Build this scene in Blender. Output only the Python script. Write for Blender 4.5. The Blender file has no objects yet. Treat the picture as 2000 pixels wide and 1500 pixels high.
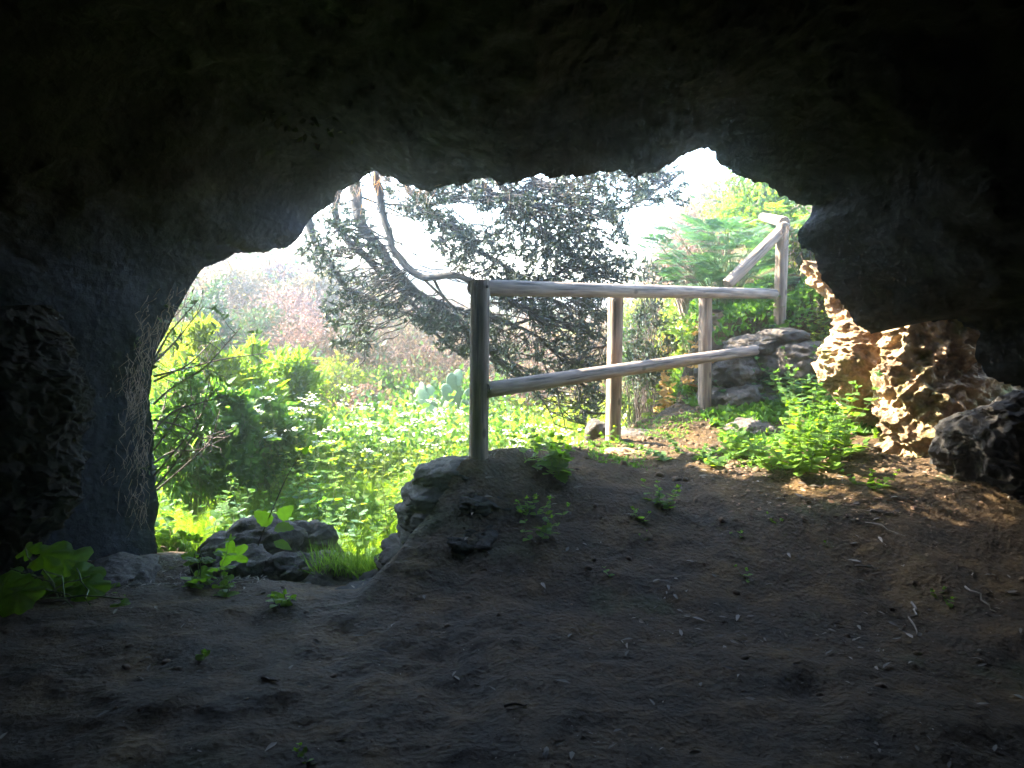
import bpy, math
import numpy as np
from mathutils import Vector, Matrix

sc = bpy.context.scene
# ------------------------------------------------------------------ camera, world, sun, exposure
FPX, PITCH, EYE = 1570.0, math.radians(7.62), 1.5
cam_d = bpy.data.cameras.new('camera'); cam = bpy.data.objects.new('camera', cam_d); sc.collection.objects.link(cam)
cam.location = (0, 0, EYE); cam.rotation_euler = (math.radians(90) - PITCH, 0, 0)
cam_d.sensor_width = 36; cam_d.lens = 36 * FPX / 2000; cam_d.clip_start = 0.05; cam_d.clip_end = 1000
sc.camera = cam
SUN = Vector((-0.80, 0.31, 0.73)).normalized()
w = bpy.data.worlds.new('World'); sc.world = w; w.use_nodes = True
nt = w.node_tree; bg = nt.nodes['Background']; sky = nt.nodes.new('ShaderNodeTexSky'); sky.sky_type = 'NISHITA'
sky.sun_disc = False; sky.sun_elevation = math.asin(SUN.z); sky.sun_rotation = math.atan2(SUN.x, SUN.y)
sky.dust_density = 0.7; sky.air_density = 1.0
nt.links.new(sky.outputs[0], bg.inputs[0]); bg.inputs[1].default_value = 0.15
sl = bpy.data.lights.new('sun', 'SUN'); sl.energy = 5; sl.angle = math.radians(0.5); sl.color = (1, .89, .74)
so = bpy.data.objects.new('sun', sl); sc.collection.objects.link(so); so.rotation_euler = SUN.to_track_quat('Z', 'Y').to_euler()
sc.view_settings.view_transform = 'Standard'; sc.view_settings.look = 'None'; sc.view_settings.gamma = 1
sc.view_settings.exposure = 4.05
cy = sc.cycles
cy.max_bounces = 7; cy.diffuse_bounces = 4; cy.glossy_bounces = 2; cy.transmission_bounces = 4; cy.volume_bounces = 2
cy.sample_clamp_indirect = 6; cy.caustics_reflective = False; cy.caustics_refractive = False; cy.use_denoising = True

rng = np.random.default_rng(7)
U = lambda a, b, n=None: rng.uniform(a, b, n)

# ------------------------------------------------------------------ helpers
cp, sp = math.cos(PITCH), math.sin(PITCH)
def P(px, py, d):
    """world point seen at pixel (px,py), at world distance d along +Y"""
    a = (np.asarray(px, float) - 1000) / FPX; b = -(np.asarray(py, float) - 750) / FPX
    y = cp + b * sp; z = -sp + b * cp
    d = np.asarray(d, float)
    return np.stack([a / y * d, d + 0 * a, z / y * d + EYE], -1)

_perm = np.random.default_rng(3).permutation(256); _perm = np.concatenate([_perm, _perm])
_g = np.random.default_rng(4).normal(size=(256, 3)); _g /= np.linalg.norm(_g, axis=1)[:, None]
def perlin(p):
    p = np.asarray(p, float); i = np.floor(p).astype(int); f = p - i; i &= 255
    u = f * f * f * (f * (f * 6 - 15) + 10); r = 0
    for dx in (0, 1):
        for dy in (0, 1):
            for dz in (0, 1):
                h = _perm[_perm[_perm[(i[..., 0] + dx) & 255] + ((i[..., 1] + dy) & 255)] + ((i[..., 2] + dz) & 255)]
                g = _g[h]; d = g[..., 0] * (f[..., 0] - dx) + g[..., 1] * (f[..., 1] - dy) + g[..., 2] * (f[..., 2] - dz)
                wx = u[..., 0] if dx else 1 - u[..., 0]; wy = u[..., 1] if dy else 1 - u[..., 1]; wz = u[..., 2] if dz else 1 - u[..., 2]
                r = r + d * wx * wy * wz
    return r
def fbm(p, o=4, rid=False):
    p = np.asarray(p, float); a = 1.0; r = 0; t = 0
    for k in range(o):
        n = perlin(p * 2 ** k + 17.3 * k)
        r = r + a * ((0.5 - 2 * np.abs(n)) if rid else n); t += a; a *= .5
    return r / t * (1 if rid else 1.6)
def vor(p):
    p = np.asarray(p, float); i = np.floor(p).astype(int); best = np.full(p.shape[:-1], 9.0)
    for dx in (-1, 0, 1):
        for dy in (-1, 0, 1):
            for dz in (-1, 0, 1):
                c = i + (dx, dy, dz); h = _perm[_perm[_perm[c[..., 0] & 255] + (c[..., 1] & 255)] + (c[..., 2] & 255)]
                q = c + 0.5 + 0.45 * _g[h]
                best = np.minimum(best, np.linalg.norm(p - q, axis=-1))
    return best
def smooth(a, b, x): t = np.clip((x - a) / (b - a), 0, 1); return t * t * (3 - 2 * t)

def mk(name, V, F, mat, parent=None, smooth_=False, origin=None):
    V = np.asarray(V, float); F = np.asarray(F, np.int32)
    if origin is not None: V = V - np.asarray(origin)
    me = bpy.data.meshes.new(name); k = F.shape[1]
    me.vertices.add(len(V)); me.vertices.foreach_set('co', V.astype(np.float32).ravel())
    me.loops.add(F.size); me.loops.foreach_set('vertex_index', F.ravel())
    me.polygons.add(len(F)); me.polygons.foreach_set('loop_start', np.arange(0, F.size, k, dtype=np.int32))
    if smooth_: me.polygons.foreach_set('use_smooth', np.ones(len(F), bool))
    me.materials.append(mat); me.update(calc_edges=True); me.validate()
    o = bpy.data.objects.new(name, me); sc.collection.objects.link(o)
    if parent is not None: o.parent = parent
    elif origin is not None: o.location = origin
    return o
def tag(o, label, cat, group=None):
    o['label'] = label; o['category'] = cat
    if group: o['group'] = group
    return o
def root(name, label, cat, loc, group=None):
    o = bpy.data.objects.new(name, None); sc.collection.objects.link(o); o.empty_display_size = .1
    o.location = loc; return tag(o, label, cat, group)
def part(r, name, B, mat, smooth_=False):
    if not B.n: return None
    V, F = B.get(); return mk(name, V, F, mat, r, smooth_, tuple(r.location))

class MB:
    def __init__(s): s.V = []; s.T = []; s.n = 0
    def add(s, V, T):
        V = np.asarray(V, float).reshape(-1, 3); T = np.asarray(T, int)
        if T.shape[1] == 4: T = np.concatenate([T[:, :3], T[:, [0, 2, 3]]])
        s.V.append(V); s.T.append(T + s.n); s.n += len(V)
    def get(s): return np.concatenate(s.V), np.concatenate(s.T)
    def inst(s, tpl, pos, d, up, size, wid=1.0):
        """place template (x along d, z along up) at many positions"""
        tv, tf = tpl; pos = np.atleast_2d(pos); n = len(pos)
        d = np.broadcast_to(d, (n, 3)).astype(float); d = d / (np.linalg.norm(d, axis=1)[:, None] + 1e-9)
        up = np.broadcast_to(up, (n, 3)).astype(float); y = np.cross(up, d); y /= (np.linalg.norm(y, axis=1)[:, None] + 1e-9); z = np.cross(d, y)
        size = np.broadcast_to(size, (n,))[:, None, None]; wid = np.broadcast_to(wid, (n,))[:, None, None]
        V = pos[:, None] + size * (tv[None, :, 0:1] * d[:, None] + wid * tv[None, :, 1:2] * y[:, None] + tv[None, :, 2:3] * z[:, None])
        T = tf[None] + (np.arange(n) * len(tv))[:, None, None]
        s.add(V.reshape(-1, 3), T.reshape(-1, 3))
    def tube(s, pts, rad, k=6, cap=True):
        pts = np.asarray(pts, float); m = len(pts); rad = np.broadcast_to(rad, (m,))
        t = np.gradient(pts, axis=0); t /= np.linalg.norm(t, axis=1)[:, None] + 1e-9
        ref = np.array([0.31, 0.17, .93]) if abs(t[:, 2]).mean() < .8 else np.array([1, .2, 0.1])
        a = np.cross(t, ref); a /= np.linalg.norm(a, axis=1)[:, None]; b = np.cross(t, a)
        th = np.linspace(0, 2 * np.pi, k, endpoint=False)
        V = pts[:, None] + rad[:, None, None] * (np.cos(th)[None, :, None] * a[:, None] + np.sin(th)[None, :, None] * b[:, None])
        i = np.arange(m - 1)[:, None] * k; j = np.arange(k)[None]; j2 = (j + 1) % k
        F = np.stack([i + j, i + j2, i + k + j2, i + k + j], -1).reshape(-1, 4)
        F = np.concatenate([F[:, :3], F[:, [0, 2, 3]]]); V = V.reshape(-1, 3)
        if cap and k > 3:
            V = np.concatenate([V, pts[:1], pts[-1:]]); c0, c1 = m * k, m * k + 1
            F = np.concatenate([F, [[c0, (q + 1) % k, q] for q in range(k)], [[c1, (m - 1) * k + q, (m - 1) * k + (q + 1) % k] for q in range(k)]])
        s.add(V, F)
def curve(p0, p1, n=6, sag=0, wob=0.0):
    t = np.linspace(0, 1, n)[:, None]; p0 = np.asarray(p0); p1 = np.asarray(p1)
    c = p0 * (1 - t) + p1 * t; L = np.linalg.norm(p1 - p0)
    c = c + 4 * t * (1 - t) * np.array([0, 0, sag * L]); w_ = rng.normal(0, wob * L, (n, 3)); w_[0] = 0; w_[-1] = 0
    return c + w_
def poly(pts, n=None):
    """smooth resample of a polyline (catmull-ish)"""
    pts = np.asarray(pts, float); s = np.r_[0, np.cumsum(np.linalg.norm(np.diff(pts, axis=0), axis=1))]
    n = n or len(pts) * 4; q = np.linspace(0, s[-1], n); r = np.stack([np.interp(q, s, pts[:, k]) for k in range(pts.shape[1])], -1)
    for _ in range(2):
        r2 = r.copy(); r2[1:-1] = (r[:-2] + 2 * r[1:-1] + r[2:]) / 4; r = r2
    return r

# ------------------------------------------------------------------ materials
def N(nt, t, **kw):
    n = nt.nodes.new(t)
    for k, v in kw.items(): setattr(n, k, v)
    return n
def mat_rock(name, c1, c2, c3=None, scale=3.0, rough=.9, bump=.5, moss=None, bscale=12, dist=.04):
    m = bpy.data.materials.new(name); m.use_nodes = True; nt = m.node_tree; L = nt.links.new; b = nt.nodes['Principled BSDF']
    g = N(nt, 'ShaderNodeNewGeometry')
    n1 = N(nt, 'ShaderNodeTexNoise'); n1.inputs['Scale'].default_value = scale; n1.inputs['Detail'].default_value = 8; n1.inputs['Roughness'].default_value = .65
    L(g.outputs['Position'], n1.inputs['Vector'])
    r = N(nt, 'ShaderNodeValToRGB'); e = r.color_ramp.elements; e[0].position = .36; e[1].position = .66; e[0].color = (*c1, 1); e[1].color = (*c2, 1)
    if c3: x = e.new(.55); x.color = (*c3, 1)
    L(n1.outputs['Fac'], r.inputs[0]); col = r.outputs[0]
    if moss:
        n3 = N(nt, 'ShaderNodeTexNoise'); n3.inputs['Scale'].default_value = moss[1]; n3.inputs['Detail'].default_value = 6; L(g.outputs['Position'], n3.inputs['Vector'])
        r3 = N(nt, 'ShaderNodeValToRGB'); r3.color_ramp.elements[0].position = moss[2]; r3.color_ramp.elements[1].position = moss[2] + .12; L(n3.outputs['Fac'], r3.inputs[0])
        mx = N(nt, 'ShaderNodeMixRGB'); mx.inputs[2].default_value = (*moss[0], 1); L(r3.outputs[0], mx.inputs[0]); L(col, mx.inputs[1]); col = mx.outputs[0]
    L(col, b.inputs['Base Color']); b.inputs['Roughness'].default_value = rough; b.inputs['Specular IOR Level'].default_value = .25
    n2 = N(nt, 'ShaderNodeTexNoise'); n2.inputs['Scale'].default_value = bscale; n2.inputs['Detail'].default_value = 10; n2.inputs['Roughness'].default_value = .7
    L(g.outputs['Position'], n2.inputs['Vector'])
    v = N(nt, 'ShaderNodeTexVoronoi'); v.inputs['Scale'].default_value = bscale * 1.7; L(g.outputs['Position'], v.inputs['Vector'])
    ad = N(nt, 'ShaderNodeMath', operation='ADD'); L(n2.outputs['Fac'], ad.inputs[0]); mu = N(nt, 'ShaderNodeMath', operation='MULTIPLY'); mu.inputs[1].default_value = .35
    L(v.outputs['Distance'], mu.inputs[0]); L(mu.outputs[0], ad.inputs[1])
    bp = N(nt, 'ShaderNodeBump'); bp.inputs['Strength'].default_value = bump; bp.inputs['Distance'].default_value = dist; L(ad.outputs[0], bp.inputs['Height']); L(bp.outputs[0], b.inputs['Normal'])
    return m
def mat_leaf(name, c1, c2, trans=.45, tc=None, rough=.6, c3=None, spec=.15):
    m = bpy.data.materials.new(name); m.use_nodes = True; nt = m.node_tree; L = nt.links.new; b = nt.nodes['Principled BSDF']; out = nt.nodes['Material Output']
    g = N(nt, 'ShaderNodeNewGeometry'); r = N(nt, 'ShaderNodeValToRGB'); e = r.color_ramp.elements; e[0].color = (*c1, 1); e[1].color = (*c2, 1)
    if c3: x = e.new(.93); x.color = (*c2, 1); e[2].position = 1; e[2].color = (*c3, 1)
    L(g.outputs['Random Per Island'], r.inputs[0])
    nz = N(nt, 'ShaderNodeTexNoise'); nz.inputs['Scale'].default_value = 40; L(g.outputs['Position'], nz.inputs['Vector'])
    mp = N(nt, 'ShaderNodeMapRange'); mp.inputs[3].default_value = .75; mp.inputs[4].default_value = 1.25; L(nz.outputs['Fac'], mp.inputs[0])
    mm = N(nt, 'ShaderNodeVectorMath', operation='SCALE'); L(r.outputs[0], mm.inputs[0]); L(mp.outputs[0], mm.inputs['Scale'])
    L(mm.outputs[0], b.inputs['Base Color']); b.inputs['Roughness'].default_value = rough; b.inputs['Specular IOR Level'].default_value = spec
    if trans > 0:
        t = N(nt, 'ShaderNodeBsdfTranslucent'); mx = N(nt, 'ShaderNodeMixShader'); mx.inputs[0].default_value = trans
        tm = N(nt, 'ShaderNodeVectorMath', operation='MULTIPLY'); L(mm.outputs[0], tm.inputs[0]); tm.inputs[1].default_value = tc or (2.2, 2.0, .7)
        L(tm.outputs[0], t.inputs[0]); L(b.outputs[0], mx.inputs[1]); L(t.outputs[0], mx.inputs[2]); L(mx.outputs[0], out.inputs[0])
    return m
def mat_plain(name, c1, c2, scale=20, rough=.85, bump=.3, stretch=None):
    m = bpy.data.materials.new(name); m.use_nodes = True; nt = m.node_tree; L = nt.links.new; b = nt.nodes['Principled BSDF']
    g = N(nt, 'ShaderNodeTexCoord'); mpg = N(nt, 'ShaderNodeMapping'); mpg.inputs['Scale'].default_value = stretch or (1, 1, 1); L(g.outputs['Object'], mpg.inputs[0])
    n = N(nt, 'ShaderNodeTexNoise'); n.inputs['Scale'].default_value = scale; n.inputs['Detail'].default_value = 6; L(mpg.outputs[0], n.inputs[0])
    r = N(nt, 'ShaderNodeValToRGB'); e = r.color_ramp.elements; e[0].position = .35; e[1].position = .65; e[0].color = (*c1, 1); e[1].color = (*c2, 1)
    L(n.outputs['Fac'], r.inputs[0]); L(r.outputs[0], b.inputs['Base Color']); b.inputs['Roughness'].default_value = rough
    bp = N(nt, 'ShaderNodeBump'); bp.inputs['Strength'].default_value = bump; bp.inputs['Distance'].default_value = .01; L(n.outputs['Fac'], bp.inputs['Height']); L(bp.outputs[0], b.inputs['Normal'])
    return m
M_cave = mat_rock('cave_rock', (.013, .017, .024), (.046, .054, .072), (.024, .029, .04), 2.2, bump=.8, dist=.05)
M_rock = mat_rock('grey_rock', (.03, .026, .021), (.15, .125, .10), (.075, .062, .05), 5, bump=.8, bscale=16)
M_lime = mat_rock('porous_rock', (.12, .07, .04), (.54, .39, .22), (.38, .25, .14), 5, bump=1.0, bscale=22, moss=((.16, .15, .05), 4, .52))
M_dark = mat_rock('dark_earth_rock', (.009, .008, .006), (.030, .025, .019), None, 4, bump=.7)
def mat_ground():
    m = mat_rock('soil', (.026, .015, .005), (.105, .060, .017), (.058, .033, .010), 3.5, bump=1.0, bscale=24, moss=((.04, .05, .015), 1.6, .60), dist=.05)
    return m
M_soil = mat_ground(); M_clod = mat_rock('clod', (.035, .024, .012), (.13, .08, .04), None, 9, bump=.4)
def mat_wood():
    m = mat_plain('weathered_wood', (.12, .088, .064), (.27, .205, .15), 9, .85, .5, (5, 5, .5)); nt = m.node_tree; L = nt.links.new; b = nt.nodes['Principled BSDF']
    base = b.inputs['Base Color'].links[0].from_socket; tc = N(nt, 'ShaderNodeTexCoord'); mp = N(nt, 'ShaderNodeMapping'); mp.inputs['Scale'].default_value = (30, 30, 1.3); L(tc.outputs['Object'], mp.inputs[0])
    n = N(nt, 'ShaderNodeTexNoise'); n.inputs['Scale'].default_value = 1.6; n.inputs['Detail'].default_value = 5; L(mp.outputs[0], n.inputs[0])
    r = N(nt, 'ShaderNodeValToRGB'); r.color_ramp.elements[0].position = .36; r.color_ramp.elements[1].position = .44; r.color_ramp.elements[0].color = (.12, .1, .08, 1); L(n.outputs['Fac'], r.inputs[0])
    mp2 = N(nt, 'ShaderNodeMapping'); mp2.inputs['Scale'].default_value = (9, 9, 5); L(tc.outputs['Object'], mp2.inputs[0]); v = N(nt, 'ShaderNodeTexVoronoi'); v.inputs['Scale'].default_value = 1.0; L(mp2.outputs[0], v.inputs['Vector'])
    r2 = N(nt, 'ShaderNodeValToRGB'); r2.color_ramp.elements[0].position = .09; r2.color_ramp.elements[1].position = .17; r2.color_ramp.elements[0].color = (.2, .14, .1, 1); L(v.outputs['Distance'], r2.inputs[0])
    a = N(nt, 'ShaderNodeMixRGB', blend_type='MULTIPLY'); a.inputs[0].default_value = .75; L(base, a.inputs[1]); L(r.outputs[0], a.inputs[2])
    c = N(nt, 'ShaderNodeMixRGB', blend_type='MULTIPLY'); c.inputs[0].default_value = .8; L(a.outputs[0], c.inputs[1]); L(r2.outputs[0], c.inputs[2]); L(c.outputs[0], b.inputs['Base Color'])
    bp = N(nt, 'ShaderNodeBump'); bp.inputs['Strength'].default_value = .8; bp.inputs['Distance'].default_value = .006; L(r.outputs[0], bp.inputs['Height']); L(b.inputs['Normal'].links[0].from_socket, bp.inputs['Normal']); L(bp.outputs[0], b.inputs['Normal'])
    return m
M_wood = mat_wood()
M_bolt = mat_plain('rusty_bolt', (.04, .025, .02), (.10, .06, .045), 60, .6, .3)
M_bark = mat_plain('bark', (.010, .009, .008), (.034, .028, .023), 30, .9, .6)
M_twig = mat_plain('dry_twig', (.16, .11, .08), (.34, .25, .2), 30, .9, .3)
M_twigd = mat_plain('dark_twig', (.035, .025, .022), (.10, .07, .06), 30, .9, .3)
M_stem = mat_plain('green_stem', (.06, .09, .025), (.14, .18, .05), 30, .7, .1)
M_pink = mat_leaf('dry_pink_leaf', (.13, .075, .06), (.26, .16, .13), .4, (1.3, 1.2, 1.1), .8)
M_tan = mat_leaf('tan_leaf', (.10, .085, .045), (.22, .18, .10), .4, (1.4, 1.3, .9), .7)
M_tree = mat_leaf('tree_leaf', (.014, .024, .016), (.035, .052, .03), .08, (1.5, 1.7, .8), .6, (.12, .13, .04), .2)
M_lg = mat_leaf('bright_leaf', (.06, .13, .015), (.12, .21, .03), .55, (2.3, 2.0, .6), .65)
M_lm = mat_leaf('mid_leaf', (.035, .085, .02), (.075, .145, .03), .5, (2.0, 2.1, .7), .65)
M_ly = mat_leaf('yellow_leaf', (.08, .14, .02), (.15, .21, .03), .55, (2.0, 1.7, .65), .65)
M_lb = mat_leaf('bluegreen_leaf', (.04, .09, .045), (.08, .15, .07), .4, (1.6, 1.9, .9), .65)
M_ld = mat_leaf('dark_leaf', (.025, .05, .02), (.05, .085, .03), .3, (1.8, 2, .8), .45)
M_vine = mat_leaf('vine_leaf', (.055, .115, .012), (.095, .18, .02), .65, (2.4, 2.4, .7), .5)
M_or = mat_leaf('orange_dry_leaf', (.30, .17, .06), (.42, .28, .10), .5, (1.5, 1.2, .8), .7)
M_grass = mat_leaf('grass_blade', (.05, .11, .02), (.12, .2, .04), .5, (2.0, 2.0, .7), .5)
M_white = mat_leaf('white_flower', (.6, .6, .5), (.8, .8, .7), .4, (1, 1, 1), .7)
M_cact = mat_leaf('cactus_pad', (.10, .16, .09), (.17, .23, .13), .0, None, .5)
M_dead = mat_leaf('dead_leaf', (.09, .05, .03), (.24, .15, .09), .1, (1, 1, 1), .8)
M_lit = mat_leaf('dry_litter', (.05, .042, .032), (.24, .205, .165), .1, (1, 1, 1), .8)

# ------------------------------------------------------------------ templates
def T_lance(w=.16, fold=.05, droop=.08):
    v = np.array([(0, 0, 0), (.3, w, fold), (.3, 0, 0), (.3, -w, fold), (.65, w * .8, fold - droop * .4), (.65, 0, -droop * .4), (.65, -w * .8, fold - droop * .4), (1, 0, -droop)])
    return v, np.array([(0, 2, 1), (0, 3, 2), (1, 2, 5), (1, 5, 4), (2, 3, 6), (2, 6, 5), (4, 5, 7), (5, 6, 7)])
def T_small(w=.2): return np.array([(0, 0, 0), (.45, w, .06), (.45, -w, .06), (1, 0, -.05)]), np.array([(0, 2, 1), (1, 2, 3)])
def T_blade(w=.03, dr=.35):
    v = []; 
    for t in (0, .4, .75): v += [(t, w * (1 - t * .6), -dr * t ** 2.2), (t, -w * (1 - t * .6), -dr * t ** 2.2)]
    v += [(1, 0, -dr)]
    return np.array(v), np.array([(0, 1, 3), (0, 3, 2), (2, 3, 5), (2, 5, 4), (4, 5, 6)])
def T_ovate(w=.36, serr=0.03):
    xs = np.array([0, .08, .2, .32, .45, .58, .7, .82, .92, 1.0]); ww = w * np.sin(np.pi * xs ** .62) ** .8; ww[-1] = 0; ww[0] = .02
    ww = ww + serr * np.array([0, 1, -1, 1, -1, 1, -1, 1, -1, 0])
    v = []; 
    for x, q in zip(xs, ww): v += [(x, q, .12 * q - .15 * x * x), (x, 0, -.15 * x * x), (x, -q, .12 * q - .15 * x * x)]
    f = []
    for i in range(len(xs) - 1):
        a = i * 3; b = a + 3; f += [(a, a + 1, b + 1), (a, b + 1, b), (a + 1, a + 2, b + 2), (a + 1, b + 2, b + 1)]
    return np.array(v), np.array(f)
def T_lobed(lobes=5, seed=0, depth=.3, cup=.12):
    r = np.random.default_rng(seed); n = 40; th = np.linspace(-2.75, 2.75, n)
    rad = .5 * (1 - depth * .5 + depth * .5 * np.cos(th * lobes * 2 * np.pi / 5.5)) * (1.08 - .12 * np.abs(th) / 2.75) + r.normal(0, .012, n) + .018 * np.cos(th * 33)
    P0 = np.stack([.42 + rad * np.cos(th), rad * np.sin(th), -cup * (rad / .5) ** 2 + .04 * np.cos(th * lobes * 2 * np.pi / 5.5)], -1)
    P1 = np.stack([.42 + rad * .5 * np.cos(th), rad * .5 * np.sin(th), -cup * .25 + 0 * th + .02 * np.cos(th * lobes * 2 * np.pi / 5.5)], -1)
    v = np.concatenate([[(.30, 0, 0)], P1, P0]); f = [(0, 1 + i, 2 + i) for i in range(n - 1)]
    for i in range(n - 1): f += [(1 + i, 1 + n + i, 2 + n + i), (1 + i, 2 + n + i, 2 + i)]
    return v, np.array(f)
def T_pinn(n=9, w=.3, droop=.25, lw=.1):
    """pinnate frond: leaflets each side of a rachis"""
    b = MB(); xs = np.linspace(.12, .95, n); lt = T_small(lw)
    for i, x in enumerate(xs):
        L = w * math.sin(math.pi * (x * .85 + .1)) ** .7
        for s in (1, -1): b.inst(lt, [(x, 0, -droop * x * x)], [(.55, s, -.15 - droop * x)], [(0, 0, 1)], L, .75)
    b.inst(lt, [(.93, 0, -droop * .87)], [(1, 0, -.4)], [(0, 0, 1)], .14)
    q = np.array([(x, s * .008, -droop * x * x) for x in (0, .33, .66, 1) for s in (1, -1)])
    b.add(q, [(0, 1, 3, 2), (2, 3, 5, 4), (4, 5, 7, 6)])
    return b.get()
TL, TS, TB, TO, TLo, TP = T_lance(), T_small(), T_blade(.016), T_ovate(), T_lobed(5, 0, .2), T_pinn(14, .28, .25, .07)
TLo2 = T_lobed(5, 4, .42, .15); TP2 = T_pinn(17, .36, .3, .075); TW = T_lance(.28, .05, .12)
T_um = (np.array([(0, 0, 0)] + [(.5 * math.cos(a), .5 * math.sin(a), .05 * (-1) ** k) for k, a in enumerate(np.linspace(0, 2 * np.pi, 9)[:-1])]), np.array([(0, 1 + k, 1 + (k + 1) % 8) for k in range(8)]))

# ------------------------------------------------------------------ terrain
BX = np.array([[3.2, -.95], [3.7, -.75], [4.4, -.42], [4.75, -.12], [6.0, .62], [6.9, 1.35], [8, 1.8], [12, 2.6], [40, 8]])
def H(x, y, fine=True):
    x = np.asarray(x, float); y = np.asarray(y, float); p = np.stack([x, y, 0 * x], -1)
    xb = np.interp(y, BX[:, 0], BX[:, 1]) + .10 * perlin(p * 1.7 + 5) + .05 * perlin(p * 5)
    wd = .14 + .16 * np.clip(y - 5.5, 0, 30); plat = smooth(-.02 - wd + .14, .14, x - xb)
    # floor inside
    fl = .33 * smooth(3.3, 4.7, y) - .05 * smooth(1.5, 3, y) * 0 + .12 * smooth(1.5, 3.2, x) * smooth(2.6, 4.0, y)
    mound = .16 * np.exp(-((x + .25) ** 2 / .10 + (y - 4.5) ** 2 / .12)) + .10 * np.exp(-((x - .1) ** 2 / .3 + (y - 4.9) ** 2 / .2))
    step = .72 * smooth(6.7, 7.3, y + .25 * perlin(p * 2)) * smooth(1.2, 2.2, x + .2 * (y - 7)) + .10 * smooth(5.5, 6.3, y) * smooth(.9, 1.5, x)
    slope = np.clip(y - 7.4, 0, 5) * .10 * smooth(1.5, 3, x) + np.clip(x - 2.3, 0, 2.2) * .38 * smooth(5.0, 6.6, y)
    hi = fl + mound + step + slope
    # garden
    drop = np.where(x < -1.7, smooth(4.6, 6.2, y), 0); m = smooth(-2.2, -1.5, x); 
    dr = smooth(3.4, 5.9, y) * m + (.35 * smooth(3.5, 4.4, y) + .65 * smooth(4.7, 6.4, y)) * (1 - m)
    lo = -.70 * dr + .02 * np.clip(y - 9, 0, 8)
    hill = smooth(10.5, 23, y) * (2.0 * smooth(1, -7, x) + .35) - .9 * smooth(26, 40, y) + 1.2 * smooth(40, 62, y) + .25 * smooth(-2, -6, x) * smooth(6, 12, y)
    far = 0
    lo = lo + hill + far
    h = lo * (1 - plat) + hi * plat
    h = np.where(y < 3.2, fl, h)
    far2 = smooth(20, 45, y); h = h * (1 - far2) + (lo * far2)
    h = h + .05 * fbm(p * 1.1, 3) + .035 * fbm(p * 2.6, 3)
    h = h + .035 * (fbm(p * 1.9 + 4, 3, True) - .2) * smooth(6, 4.5, y) + .05 * fbm(p * 4.5 + 2, 3, True) * np.exp(-((x + .35) ** 2 / .35 + (y - 4.15) ** 2 / .25))
    if fine: h = h + .016 * fbm(p * 9, 4) - .022 * (smooth(.32, .12, vor(p * np.array([2.3, 1.6, 1])))) * smooth(5, 4, y) + .008 * fbm(p * 6, 2, True) * plat
    return h
def axis(segs):
    a = [];
    for s0, s1, n in segs: a.append(np.linspace(s0, s1, n, endpoint=False))
    return np.r_[np.concatenate(a), segs[-1][1]]
gx = axis([(-60, -40, 5), (-40, -12, 20), (-12, -4.2, 50), (-4.2, 4.6, 400), (4.6, 12, 50), (12, 40, 20), (40, 60, 5)])
gy = axis([(-14, -8, 3), (-8, .8, 45), (.8, 8.5, 380), (8.5, 16, 90), (16, 40, 50), (40, 62, 12)])
X, Y = np.meshgrid(gx, gy); Z = H(X, Y)
nx, ny = len(gx), len(gy); i = np.arange(nx - 1)[None] + np.arange(ny - 1)[:, None] * nx
F = np.stack([i, i + 1, i + nx + 1, i + nx], -1).reshape(-1, 4)
g = mk('ground', np.stack([X, Y, Z], -1).reshape(-1, 3), F, M_soil, smooth_=True); g['kind'] = 'structure'
def G(px, py, lo=1.6, hi=40):
    """ground point seen at a pixel"""
    d = np.concatenate([np.arange(lo, 9, .01), np.arange(9, hi, .05)]); q = P(px, py, d); k = np.argmax(q[:, 2] < H(q[:, 0], q[:, 1]))
    q = q[k].copy(); q[2] = H(q[0], q[1]); return q
def at(px, d, dz=0):
    q = P(px, 540, d); return np.array([q[0], d, float(H(q[0], d)) + dz])

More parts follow.
